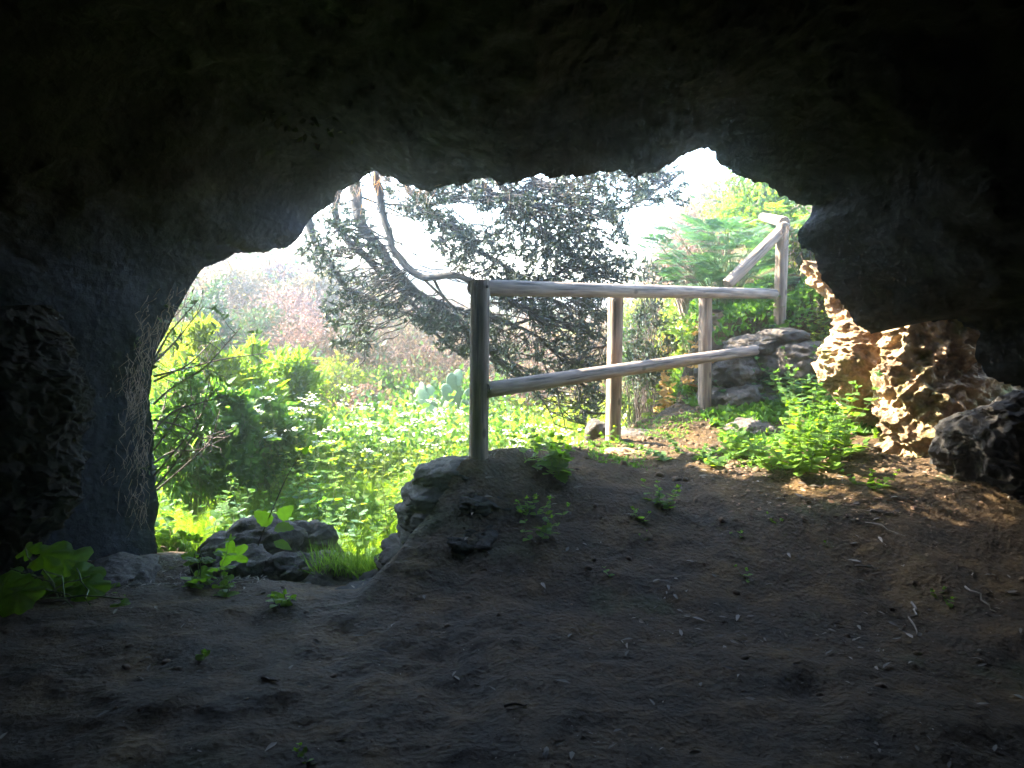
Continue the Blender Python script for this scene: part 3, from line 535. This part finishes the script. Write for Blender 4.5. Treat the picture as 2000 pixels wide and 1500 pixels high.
# background bushes: (px, distance, top px row, width px, leaf size, count, material, twig material, label)
def bgbush(px, d, topy, wpx, ls, n, mat, twm, lab, grp, leaf=None, twig=50, wid=1.0, clump=.16, name='bush', hmin=.5, cat='bush', up=.2):
    loc = at(px, d); top = P(px, topy, d)[2]; h_ = max(top - loc[2], hmin); return bush(name, lab, loc, wpx / FPX * d, h_, mat, n, ls, leaf, twig, twm, grp, cat, wid, clump, up=up)
gb = 'bushes on the hillside beyond the garden'
for a in [
 (405,13,522,110,.09,1800,M_ld,M_twigd,'dark green bush highest on the left against the cave roof'),
 (455,17,520,150,.09,2600,M_tan,M_twig,'pale sunlit bush under the leftmost patch of sky'),
 (545,19,515,150,.10,2600,M_pink,M_twig,'pale bush with dark tips left of the tree limbs, on the skyline'),
 (612,18,535,120,.10,2200,M_tan,M_twig,'tan bush on the skyline behind the lowest left limb of the tree'),
 (500,14,590,120,.08,1900,M_ld,M_twigd,'small dark evergreen bush between the pale bushes on the left'),
 (600,13.5,610,170,.06,2400,M_pink,M_twig,'leafless pinkish bush of fine twigs left of the centre'),
 (560,15,560,150,.08,2400,M_pink,M_twig,'dry brownish bush above the pinkish twiggy one'),
 (690,14,630,130,.08,2200,M_ld,M_twigd,'dark green bush under the tree, right of the pinkish twigs'),
 (660,12,700,150,.07,2300,M_ly,M_twig,'low bush with yellow and orange leaves near the garden edge'),
 (735,12.5,715,110,.07,1700,M_lm,M_twigd,'olive bush right of the yellow-leaved one'),
 (760,20,642,170,.11,2600,M_tan,M_twig,'tan bush on the skyline left of the near post'),
 (850,21,648,170,.11,2600,M_pink,M_twig,'greyish dry bush on the skyline next to the near post'),
 (830,15,700,150,.08,2400,M_pink,M_twigd,'brownish bush behind the cactus'),
 (905,16,690,130,.08,1800,M_tan,M_twigd,'dry bush directly behind the near post'),
 (1010,19,672,170,.1,2400,M_tan,M_twigd,'sunlit bush seen between the rails right of the near post'),
 (1110,20,668,150,.1,2200,M_ly,M_twigd,'yellow-green bush between the rails left of the second post'),
 (1270,14,640,150,.08,2400,M_ly,M_twig,'sunlit yellowish bush between the second and third posts'),
 (1020,12,745,120,.06,1700,M_pink,M_twigd,'low brown-leaved bush just above the lower rail'),
 (715,11.5,760,130,.06,1900,M_pink,M_twigd,'low dark brown bush at the far edge of the green weeds'),
 (350,9,600,120,.06,2600,M_ly,M_stem,'tall yellow-green leafy bush beside the left cave wall')]:
    bgbush(*a, gb if a[1] > 10 else None)
bgbush(1250,9.5,590,110,.08,1500,M_ld,M_twigd,'dark evergreen bush below the top rail, right of the second post',None,TL)
bgbush(1275,8.6,455,110,.075,1300,M_tree,M_twigd,'dark pointed evergreen shrub rising above the top rail',None,TL,60)
bgbush(1345,9.5,400,150,.05,2000,M_pink,M_twig,'reddish dry bush against the bright sky above the fence',None,None,160,1,.2)
bgbush(1400,12,345,160,.07,1700,M_tan,M_twig,'sun-bleached bush in the highest notch of the cave mouth',None)
bgbush(1480,9.8,345,200,.06,4200,M_lg,M_stem,'bright green leafy bush under the right slope of the cave roof',None,TW,60)
bgbush(1570,8.0,440,110,.06,2200,M_ly,M_stem,'yellow-green shrub behind the tall far post',None,TW)
bgbush(1300,9.5,640,90,.05,1200,M_or,M_twig,'dry orange leaved shrub hanging beside the third post',None)
# left leafy masses with feathery fronds
def fern(name, label, loc, h, n, mat, tpl=None, spread=1.0, group=None, fl=.6, cat='plant', stalk=.35, z0=0.0):
    tpl = tpl or TP; loc = np.array(loc, float); r = root(name, label, cat, tuple(loc), group); S, L = MB(), MB()
    for k in range(n):
        a = U(0, 6.28); lv = U(.25, 1); q = h * stalk * spread * U(.1, 1); base = loc + (0, 0, -.02); kn = loc + (q * math.cos(a), q * math.sin(a), h * lv * .85)
        S.tube(curve(base, kn, 5, .06, .03), np.linspace(.006, .003, 5), 4, False)
        m = 4; az = a + U(-1.2, 1.2, m); L.inst(tpl, np.repeat([kn], m, 0), np.stack([np.cos(az), np.sin(az), U(.1, .9, m)], -1), np.stack([U(-.3, .3, m), U(-.3, .3, m), np.ones(m)], -1), fl * h * U(.45, .8, m))
    part(r, 'stem', S, M_stem); part(r, 'foliage', L, mat); return r
for (px, d, topy, n, mat, fl, lab) in [
 (395,7.6,595,26,M_ly,.32,'tall feathery yellow-green plant leaning on the left cave wall'),
 (465,8.2,655,30,M_lg,.34,'tall plant with drooping yellow-green fronds left of the centre'),
 (545,8.8,665,30,M_lg,.36,'spreading light green frond plant in front of the pinkish bush'),
 (420,6.9,735,30,M_lb,.36,'leafy shaded green plant behind the bare twigs'),
 (500,7.4,760,26,M_lb,.34,'leafy green plant above the grass, left of the yellow weeds'),
 (340,6.6,700,22,M_lm,.34,'leafy green plant close to the left wall behind the bare stems')]:
    loc = at(px, d); ft = mat is M_lb; mat = M_lm if ft else mat
    bush('tall_plant', lab, loc, 150 / FPX * d, P(px, topy, d)[2] - loc[2], mat, 2300, .12 if ft else .13 * fl / .34, TW if ft else TL, 40, M_stem, None, 'plant', .8, .12, up=1.2)
fern('giant_fern', 'large blue-green feathery plant growing behind the rails left of the tall post', at(1420, 8.1, -.1), 1.05, 110, M_lb, TP2, 1.3, None, .36, stalk=.55)
fern('giant_fern', 'smaller yellow-green fern leaf shoot hanging beside the third post below the rail', P(1345, 700, 7.9), .55, 12, M_lg, TP2, 1, None, .5)
fern('giant_fern', 'bright fern tuft behind the steep rail on the skyline', at(1500, 9.0), .75, 26, M_lg, TP2, 1, None, .28)
# weeds of the garden
gw = 'weeds growing in the garden'
for (px, d, topy, n, mat, ls, um, lab) in [
 (545,7.2,775,9,M_ly,.07,True,'tall pale-flowered weed in front of the dark hollow, left'),
 (590,7.4,748,12,M_ly,.07,True,'tallest white-flowered weed cluster in the middle of the garden'),
 (640,8.0,780,10,M_ly,.07,True,'white-flowered weed right of the tallest cluster'),
 (700,8.4,805,10,M_lg,.07,True,'flowering weed behind the grass at the centre'),
 (610,6.6,850,12,M_lg,.1,False,'sunlit nettle clump with broad leaves at the centre of the garden'),
 (690,6.4,880,12,M_lg,.1,False,'yellow-green nettle clump left of the ledge'),
 (760,6.4,850,14,M_ly,.08,False,'tall bushy yellow weed behind the stepped ledge'),
 (800,7.4,800,12,M_lg,.07,True,'white-dotted weed clump left of the near post'),
 (860,8.2,800,12,M_lg,.07,True,'bright weed clump right against the near post'),
 (650,5.8,960,9,M_lm,.1,False,'broad-leaved green weed behind the rock pile'),
 (720,5.6,1000,9,M_lm,.09,False,'green weed in the gap left of the jutting ledge stone'),
 (560,5.9,960,9,M_lb,.1,False,'shaded bluish weed behind the heart-shaped leaf'),
 (420,6.2,930,10,M_lm,.09,False,'green weed patch in the shade left of the centre'),
 (340,5.7,955,9,M_lm,.11,False,'leafy weed beside the left wall at the edge of the grass'),
 (480,6.4,915,9,M_lg,.08,False,'light green weed in the middle of the shaded grass'),
 (380,6.9,860,10,M_lm,.08,False,'weed under the bare dark twigs'),
 (1000,8.5,835,12,M_ly,.07,True,'sunlit weed in the glare right of the near post'),
 (1080,8.2,845,12,M_ly,.07,True,'sunlit weed in the glare left of the second post'),
 (960,7.6,850,10,M_lg,.07,False,'bright leafy weed touching the right side of the near post'),
 (900,9.8,790,12,M_ly,.07,True,'far white-flowered weed behind the near post'),
 (1040,11,810,12,M_ly,.08,True,'far sunlit weed under the lower rail')]:
    loc = at(px, d); h = max(P(px, topy, d)[2] - loc[2], .2); weed('weed', lab, loc, mat, n, h, .45, TO if ls > .085 else TW, ls, 8, gw, 'weed', um, .004)
for (px, py, d, n, h, ls, lab) in [(395,1140,4.45,4,.33,.10,'leafy seedling with paired leaves growing at the left end of the cave floor rim'),
        (335,1075,5.0,6,.3,.12,'broad-leaved plant against the foot of the left wall'), (445,1130,4.6,2,.28,.10,'young shoot at the left of the rock pile')]:
    weed('seedling', lab, G(px, py), M_vine, n, h, .12, TLo, ls, 3, None, 'plant')
# nettles on the right
for (px, py, n, h, ls, mat, lab) in [(1560,925,14,.42,.085,M_lg,'bright sunlit nettle clump at the foot of the right slope'),
     (1610,880,12,.55,.08,M_lm,'taller shaded nettles behind the bright clump'), (1500,905,8,.26,.08,M_lg,'low bright nettles at the left of the clump'),
     (1640,900,8,.42,.08,M_lg,'nettles leaning against the undercut rock wall'), (1580,800,12,.4,.08,M_lm,'dark green nettles halfway up the right slope'),
     (1610,745,12,.4,.075,M_lm,'upper nettle patch beside the rock wall'), (1480,790,9,.28,.08,M_lb,'bluish leafy plant beside the shaded boulder'),
     (1420,905,8,.14,.06,M_lg,'low creeping plant on the path behind the sun streaks'), (1350,900,7,.12,.06,M_lm,'small creeping plant on the path near the second post'),
     (1540,690,8,.25,.06,M_lm,'small leafy plant by the dark boulder'), (1600,650,12,.3,.06,M_ly,'yellow-leaved climber hanging below the right rim'),
     (1640,660,12,.42,.07,M_lg,'climbing plant with pale green leaves along the right rim of the cave mouth'),(1560,610,10,.4,.06,M_lm,'leafy shoots just right of the tall post')]:
    weed('nettle' if 'nettle' in lab else 'leafy_plant', lab, G(px, py), mat, n, h, .3, TO, ls, 8, None, 'plant')
for (px, py, n, h, ls, lab) in [(1085,925,7,.2,.10,'leafy plant with round leaves on the mound between the first two posts'),(1050,905,5,.24,.07,'upright shoots behind the round-leaved plant on the mound'),
     (1050,1045,4,.2,.05,'thin-stemmed seedling in front of the mound'),(1025,1000,4,.1,.045,'small plant on the slope right of the near post'),(1290,985,5,.13,.05,'small plant in front of the red stone'),
     (1250,1015,3,.06,.04,'low seedling left of the small plant on the dark floor'),(1198,1125,1,.07,.03,'lone tiny sprout in the middle of the dark floor'),(1460,1130,2,.08,.03,'tiny sprout right of the lone one'),
     (1448,1052,2,.03,.03,'pair of seed leaves on the path shadow line'),(1625,1068,1,.03,.03,'single sprout below the sunlit nettles'),(1508,1020,2,.03,.04,'flat pair of leaves in front of the nettles'),
     (1845,1175,3,.05,.035,'small green sprout on the right of the floor'),(388,1285,1,.06,.05,'lone seedling on the left of the dark foreground'),(616,1490,2,.07,.03,'seedling with round leaves at the bottom edge'),
     (545,1178,3,.06,.07,'low lobed plant on the rim of the floor below the rock pile'),(435,1165,3,.1,.06,'small lobed plant on the rim left of the rock pile'),(1700,950,5,.1,.05,'green sprig beside the foot of the undercut wall'),
     (1265,1058,2,.04,.02,'tiny yellow seedling in front of the mound'),(1180,870,4,.12,.05,'sprig growing left of the second post')]:
    weed('seedling', lab, G(px, py), M_vine, n, h, .05 if n < 4 else .12, TO, ls, 2 if n < 4 else 4, None, 'plant', False, .0018)
# vine with large lobed leaves at the left
vr = root('vine_plant', 'vine with big overlapping lobed leaves on the floor at the left edge', 'plant', tuple(G(60, 1160))); S, L = MB(), MB()
vl = [(20,1110,.24),(75,1085,.19),(120,1080,.26),(150,1110,.22),(90,1120,.2),(55,1140,.22),(130,1135,.2),(175,1125,.2),(195,1150,.17),(215,1165,.13),(35,1165,.2),(100,1160,.18),(160,1160,.15),(10,1145,.22),(50,1070,.13),(240,1170,.1)]
vb = G(90, 1190)
for k, (a, b_, s_) in enumerate(vl):
    q = P(a, b_, U(3.55, 3.95)); S.tube(curve(vb + (U(-.3, .2), U(0, .2), -.02), q, 6, .05, .03), .004, 4, False)
    B = MB(); B.inst(TLo if k % 2 else TLo2, [q - (s_ * .3, 0, 0)], [(U(.5, 1), U(-.7, .2), U(-.5, .1))], [(U(-.1, .6), U(-.9, -.4), 1)], s_ * 1.05); part(vr, 'leaf', B, M_vine)
part(vr, 'stem', S, M_stem)
# single lobed leaf and heart leaf on thin stems near the rocks
def shoot(label, base, pts, leaves, mat=M_vine):
    b0 = np.array(base); r = root('vine_shoot', label, 'plant', tuple(b0)); S, L = MB(), MB(); S.tube(poly(np.array(pts), 20), np.linspace(.005, .002, 20), 5, False)
    for q, d, u, s_, tp in leaves: L.inst(tp, [np.array(q) - np.array(d) / np.linalg.norm(d) * s_ * .3], [d], [u], s_)
    part(r, 'stem', S, M_twigd); part(r, 'foliage', L, mat)
shoot('long thin stem slanting up from the rock pile with a heart-shaped leaf', P(492, 1110, 4.5), [P(492,1115,4.5), P(505,1060,4.45), P(530,1000,4.4), P(560,930,4.35), P(592,880,4.3)],
      [(P(520,1015,4.4), (-.6,-.2,.5), (.1,-1,.35), .12, TO), (P(548,1030,4.4), (1,-.2,.1), (0,-.5,1), .12, TO), (P(553,1005,4.4), (.7,0,.6), (.2,-1,.3), .11, TO), (P(545,1062,4.45), (1,-.2,-.3), (.2,-.6,1), .12, TW), (P(595,882,4.3), (.5,0,.8), (0,-1,.3), .05, TO)])
shoot('single bright lobed leaf standing in front of the pale rocks', P(450, 1140, 4.3), [P(475,1140,4.3), P(465,1110,4.3), P(458,1100,4.25)], [(P(455,1095,4.2), (-.1,-.2,1), (.1,-1,.3), .19, TLo2)])
shoot('small lobed leaf hanging over the rim of the floor below the rocks', P(545, 1178, 3.9), [P(535,1185,3.9), P(538,1175,3.85)], [(P(540,1168,3.85), (1,-.1,-.2), (0,-.7,.7), .14, TLo2), (P(430,1145,3.9), (.3,-.1,-.9), (.2,-.9,.5), .1, TLo2)])
# bare twigs by the left wall
br = root('bare_shrub', 'dark bare-stemmed shrub fanning out from the left cave wall', 'shrub', tuple(P(285, 985, 5.3))); S, L = MB(), MB()
tw = [[(300,705),(330,650),(388,585)],[(298,712),(345,665),(395,600)],[(298,700),(320,640),(372,585)],[(300,735),(360,720),(440,700),(520,690)],[(300,745),(370,712),(420,660)],[(296,960),(340,910),(390,830),(410,740)],[(296,965),(350,920),(415,860),(430,800)],
      [(300,880),(330,840),(360,790),(400,760)],[(300,820),(350,830),(400,860),(430,850)],[(300,790),(330,760),(400,720),(470,640)],[(310,830),(340,800),(380,790),(450,770)],[(300,905),(335,880),(390,880),(450,850)],[(296,860),(320,800),(330,740)],[(300,930),(360,860),(400,800),(412,760)]]
for t_ in tw:
    a = np.array(t_, float); d = U(4.9, 5.5); c = poly(P(a[:, 0], a[:, 1], d + np.linspace(0, .3, len(a))), 16); S.tube(c, np.linspace(.008, .003, 16), 5, False)
    for k in range(7):
        q = c[rng.integers(4, 16)]; e = q + rdir(1, .4)[0] * U(.08, .28); S.tube(curve(q, e, 4, 0, .05), np.linspace(.0035, .0015, 4), 3, False); m = 4; L.inst(TL, e + rng.normal(0, .01, (m, 3)), rdir(m), rdir(m, 1), U(.03, .07, m), 1.2)
part(br, 'stem', S, M_twigd); part(br, 'foliage', L, M_ld)
# dry hanging roots along the left wall edge
dr_ = MB(); 
for k in range(260):
    y_ = U(560, 1000); x_ = np.interp(y_, [560, 620, 700, 1000], [365, 330, 290, 290]) - abs(rng.normal(0, 26)); q = P(x_, y_, 4.85 + U(-.1, .3)); dr_.tube(curve(q, q + (U(-.06, .06), U(-.1, 0), -U(.03, .16)), 4, 0, .1), np.linspace(.0025, .001, 4), 3, False)
V, F = dr_.get(); o = mk('dry_roots', V, F, M_twig, origin=(-2.2, 5, 1)); o['kind'] = 'stuff'; tag(o, 'fringe of fine dry roots and straw on the edge of the left wall', 'roots')
lg = MB()
for k in range(420):
    a = E[int(np.interp(rng.choice([710, 760, 800, 950, 1000, 1040, 1100, 1180, 1240, 1320, 1450]) + rng.normal(0, 22), [650, 1587], [290, 640]))] if k < 300 else E[rng.integers(60, 640)]
    a = a + (U(-.03, .03), U(.02, .35), U(.0, .05)); lg.tube(curve(a, a + (U(-.06, .06), U(-.05, .05), -U(.02, .11)), 4, 0, .1), np.linspace(.0022, .0008, 4), 3, False)
V, F = lg.get(); o = mk('lip_grass', V, F, M_twig, origin=(0, 5, 2)); o['kind'] = 'stuff'; tag(o, 'dry grass and rootlets hanging from the rim of the cave roof', 'grass')
# prickly pear
cr = root('prickly_pear', 'pale prickly pear cactus in the sun left of the near post', 'cactus', tuple(at(870, 11))); 
vv, ff = ICO[3]
def pad(B, c, a, s_, lean=0):
    V = vv * (s_ * .62, s_ * .12, s_); V = V + (0, 0, s_ * .9); ca, sa = math.cos(lean), math.sin(lean); V = V @ np.array([[ca, 0, -sa], [0, 1, 0], [sa, 0, ca]]); c2, s2 = math.cos(a), math.sin(a); V = V @ np.array([[c2, s2, 0], [-s2, c2, 0], [0, 0, 1]]); B.add(V + c, ff); 
    top = np.array([0, 0, s_ * 1.85]) @ np.array([[ca, 0, -sa], [0, 1, 0], [sa, 0, ca]]) @ np.array([[c2, s2, 0], [-s2, c2, 0], [0, 0, 1]]); return c + top
b0 = at(870, 11)
for k in range(8):
    c = b0 + (U(-.35, .4), U(-.5, .5), U(-.05, .1))
    for j in range(3):
        B = MB(); c2 = pad(B, c, U(-.7, .7), U(.09, .17), U(-.6, .6)); part(cr, 'pad', B, M_cact, True); c = c2 - (0, 0, .02)
# dry big-leaved plant in the sun by the third post
weed('dry_plant', 'sunlit plant with large dry orange-yellow leaves between the second and third posts', at(1290, 7.9), M_or, 10, .75, .5, TLo, .16, 5, None, 'plant')
weed('dry_plant', 'pale withered leaves at the foot of the third post', at(1335, 7.2), M_or, 8, .35, .4, TLo, .13, 4, None, 'plant')
weed('leafy_plant', 'yellow-green lobed leaves in the sun behind the third post', at(1325, 7.6), M_ly, 6, .6, .3, TLo, .14, 4, None, 'plant')

# ------------------------------------------------------------------ stuff: grass, ground cover, litter
def scatter(name, label, cat, n, fx, tpl, size, mat, up, tilt, wid=1.0, dz=(0, 0)):
    x, y = fx(n); z = H(x, y) + U(dz[0], dz[1], len(x)); B = MB(); d = np.stack([rng.normal(0, tilt, len(x)), rng.normal(0, tilt, len(x)), np.full(len(x), up)], -1); s_ = U(size[0], size[1], len(x))
    B.inst(tpl, np.stack([x, y, z - .005], -1), d, rdir(len(x)), s_, wid); V, F = B.get(); o = mk(name, V, F, mat); o['kind'] = 'stuff'; tag(o, label, cat); return o
def garden(n, y0=4.2, y1=13, k=1.6):
    y = y0 + (y1 - y0) * U(0, 1, n) ** k; x = -.56 * y + U(0, 1, n) * (1.0 * y); xb = np.interp(y, BX[:, 0], BX[:, 1]); ok = (x < xb - .12) & ((y > 5.4) | (x > -1.1)) & (perlin(np.stack([x * 2, y * 2, 0 * x], -1)) > -.35); return x[ok], y[ok]
scatter('grass', 'long green grass filling the sunken garden', 'grass', 80000, garden, TB, (.08, .26), M_grass, 1.2, .45)
def gfar(n): y = 8 + 4.5 * U(0, 1, n); x = -.5 * y + U(0, 1, n) * y * .9; xb = np.interp(y, BX[:, 0], BX[:, 1]); ok = x < xb - .1; return x[ok], y[ok]
scatter('sunlit_grass', 'pale sunlit meadow grass beyond the garden', 'grass', 20000, gfar, TB, (.08, .3), M_lg, 1.2, .6, 1.2)
scatter('meadow_weeds', 'pale green leafy weeds filling the sunlit meadow', 'weeds', 20000, gfar, TW, (.04, .1), M_ly, .6, .9, 1, (0, .35))
scatter('wild_flowers', 'tiny white flowers over the sunlit meadow weeds', 'flowers', 900, gfar, T_um, (.02, .05), M_white, .3, .3, 1, (.2, .45))
def clumps(n, x0, x1, y0, y1, seed, cell=1.1, hgt=.7):
    k = n // 60; cx = U(x0, x1, k); cy = U(y0, y1, k); ok = perlin(np.stack([cx / cell, cy / cell, 0 * cx + seed], -1)) > -.02; cx, cy = cx[ok], cy[ok]
    i = rng.integers(0, len(cx), n); r_ = .25 + .2 * perlin(np.stack([cx, cy, 0 * cx], -1)); v = rng.normal(0, 1, (n, 3)) * r_[i][:, None]; x, y = cx[i] + v[:, 0], cy[i] + v[:, 1]
    return x, y, H(x, y) + np.abs(v[:, 2]) * hgt / .5
def scrub(name, label, n, box, seed, tpl, size, mat, wid=1.0, hgt=.7):
    x, y, z = clumps(n, *box, seed, hgt=hgt); B = MB(); B.inst(tpl, np.stack([x, y, z], -1), rdir(n, .4), rdir(n, .3), U(size[0], size[1], n), wid); V, F = B.get(); o = mk(name, V, F, mat); o['kind'] = 'stuff'; tag(o, label, 'scrub')
scrub('dry_scrub', 'dry pinkish twiggy scrub covering the far hillside', 42000, (-16, 9, 12, 27), 1, TS, (.05, .16), M_pink, .5)
scrub('pale_scrub', 'pale tan scrub covering the far hillside', 42000, (-16, 9, 11.5, 27), 5, TS, (.05, .14), M_tan, 1)
scrub('dark_scrub', 'dark green scrub scattered on the far hillside', 26000, (-16, 9, 11, 26), 9, TS, (.06, .14), M_ld, 1.2)
M_brown = mat_leaf('brown_scrub_leaf', (.045, .03, .02), (.13, .09, .06), .3, (1.2, 1.1, .9), .9)
scrub('brown_scrub', 'dark brown dry scrub along the foot of the hillside', 46000, (-7, 2.2, 11.8, 16), 21, TS, (.04, .12), M_brown, .6, 1.0)
scrub('low_scrub', 'green leafy scrub at the foot of the hillside', 26000, (-9, 0, 8.5, 12.5), 13, TW, (.05, .12), M_lm, 1, .5)
def gfern(n): x, y = garden(n, 5.2, 11, 1.2); k = perlin(np.stack([x * 1.1 + 30, y * 1.1, 0 * x], -1)) > -.1; return x[k], y[k]
scatter('feathery_weeds', 'soft feathery green weeds filling the middle of the garden', 'weeds', 7000, gfern, TP, (.14, .3), M_lg, .9, .6, 1, (0, .12))
def gc(n): x, y = garden(n, 4.4, 11, 1.3); k = perlin(np.stack([x * 1.3 + 9, y * 1.3, 0 * x], -1)) > -.05; return x[k], y[k]
scatter('ground_cover', 'low broad-leaved ground cover among the grass', 'ground cover', 26000, gc, TW, (.06, .15), M_lm, .7, .8, 1.2)
def pathm(n): x = U(.1, 3.3, n); y = U(4.7, 7.2, n); k = (x > np.interp(y, BX[:, 0], BX[:, 1]) + .05) & (perlin(np.stack([x * 2.2, y * 2.2, 0 * x], -1)) > .08); return x[k], y[k]
scatter('moss_and_clover', 'low green moss and clover along the path by the fence', 'moss', 26000, pathm, TS, (.012, .04), M_lm, .5, .8)
def slopem(n): x = U(1.5, 2.9, n); y = U(5.4, 9.5, n); k = (perlin(np.stack([x * 2, y * 2, 0 * x + 4], -1)) > -.05); return x[k], y[k]
scatter('slope_leaves', 'small leafy ground cover on the slope right of the fence', 'ground cover', 14000, slopem, TW, (.03, .09), M_lm, .7, .8)
def litter(n): x = U(-3, 3.6, n); y = 1.7 + 3.6 * U(0, 1, n); k = ((x > np.interp(y, BX[:, 0], BX[:, 1])) | (y < 4.2)) & (U(0, 1, n) < .07 + 1.0 * (perlin(np.stack([x * 2, y * 2, 0 * x + 8], -1)) > .08) * smooth(-.6, 1.0, x) + .35 * (perlin(np.stack([x * 3, y * 3, 0 * x + 3], -1)) > .2)); return x[k], y[k]
def flat(name, lab, cat, n, fx, tpl, size, mat, wid=1.0):
    x, y = fx(n); z = H(x, y); a = U(0, 6.28, len(x)); B = MB(); B.inst(tpl, np.stack([x, y, z + .006], -1), np.stack([np.cos(a), np.sin(a), U(-.15, .3, len(x))], -1), rdir(len(x), 2.5), U(size[0], size[1], len(x)), wid); V, F = B.get(); o = mk(name, V, F, mat); o['kind'] = 'stuff'; tag(o, lab, cat)
flat('leaf_litter', 'pale dry leaf scraps scattered over the dark cave floor', 'leaf litter', 2600, litter, TL, (.015, .065), M_lit, .9)
flat('litter_crumbs', 'fine crumbs of bark and grit on the cave floor', 'litter', 9000, litter, TS, (.004, .012), M_lit, 1.2)
gv, gf = ico(2); gv = gv * (1, .8, .6) * (1 + .25 * fbm(gv * 1.5, 2))[:, None]
def clods(n): x = U(-3.2, 3.8, n); y = 1.6 + 3.9 * U(0, 1, n) ** .8; k = ((x > np.interp(y, BX[:, 0], BX[:, 1])) | (y < 4.1)) & (perlin(np.stack([x * 1.6, y * 1.6, 0 * x + 30], -1)) > -.05); return x[k], y[k]
scatter('clods', 'small stones and clods of dark soil on the cave floor', 'grit', 6000, clods, (gv, gf), (.002, .011), M_clod, .15, .8)
scatter('loose_stones', 'scattered small stones lying on the dark cave floor', 'stones', 300, clods, (gv, gf), (.008, .024), M_clod, .15, .8)
def pathc(n): x = U(.3, 3.0, n); y = U(4.6, 7.0, n); k = x > np.interp(y, BX[:, 0], BX[:, 1]) + .05; return x[k], y[k]
scatter('path_stones', 'small broken stones on the path by the fence', 'stones', 800, pathc, (gv, gf), (.008, .035), M_clod, .15, .8)
def lit2(n): x = U(-2.6, -1.3, n); y = U(3.9, 4.9, n); return x, y
flat('straw_litter', 'dry straw and leaf bits below the left cave wall', 'leaf litter', 1600, lit2, TL, (.015, .06), M_lit, .6)
def lit3(n): x = U(1.2, 3.2, n); y = U(4.1, 5.2, n); return x, y
flat('dead_leaves', 'brown dead leaves around the foot of the pillar and nettles', 'leaf litter', 1300, lit3, TL, (.01, .04), M_dead, 1.3)
for k, (a, b_, a2, b2, lab) in enumerate([(1700,1000,1745,1008,'pale straw lying below the undercut wall'),(1690,1025,1800,1060,'dry stick across the sun patch right of the path'),(1885,1150,1945,1200,'thick grey stick on the dark floor at the right'),(1780,1180,1790,1245,'thin twig on the right floor'),(985,1385,1030,1380,'short pale stick in the middle foreground'),(510,1328,545,1335,'small curved pale twig on the left foreground'),(1670,1110,1715,1113,'flat wood chip on the floor right of the centre')]):
    p0, p1 = G(a, b_), G(a2, b2); B = MB(); B.tube(curve(p0 + (0, 0, .008), p1 + (0, 0, .008), 8, .02, .03), np.linspace(.006, .003, 8), 5); V, F = B.get(); o = mk('stick', V, F, M_lit, smooth_=True, origin=tuple(p0)); tag(o, lab, 'stick')

# ------------------------------------------------------------------ haze
HAZE = 0.014
if HAZE:
    x0, x1, y0, y1, z0, z1 = -62, 62, -16, 64, -4, 8.6
    V = [(x, y, z) for x in (x0, x1) for y in (y0, y1) for z in (z0, z1)]
    F = [(0, 1, 3, 2), (4, 6, 7, 5), (0, 4, 5, 1), (2, 3, 7, 6), (0, 2, 6, 4), (1, 5, 7, 3)]
    m = bpy.data.materials.new('haze'); m.use_nodes = True; nt = m.node_tree; nt.nodes.remove(nt.nodes['Principled BSDF']); v = nt.nodes.new('ShaderNodeVolumePrincipled')
    v.inputs['Color'].default_value = (.82, .91, 1, 1); v.inputs['Density'].default_value = HAZE; v.inputs['Anisotropy'].default_value = .93
    nt.links.new(v.outputs[0], nt.nodes['Material Output'].inputs['Volume']); m.cycles.homogeneous_volume = True
    o = mk('haze', V, F, m); o['kind'] = 'stuff'
print('TOTAL', sum(len(o.data.polygons) for o in sc.objects if o.type == 'MESH'))
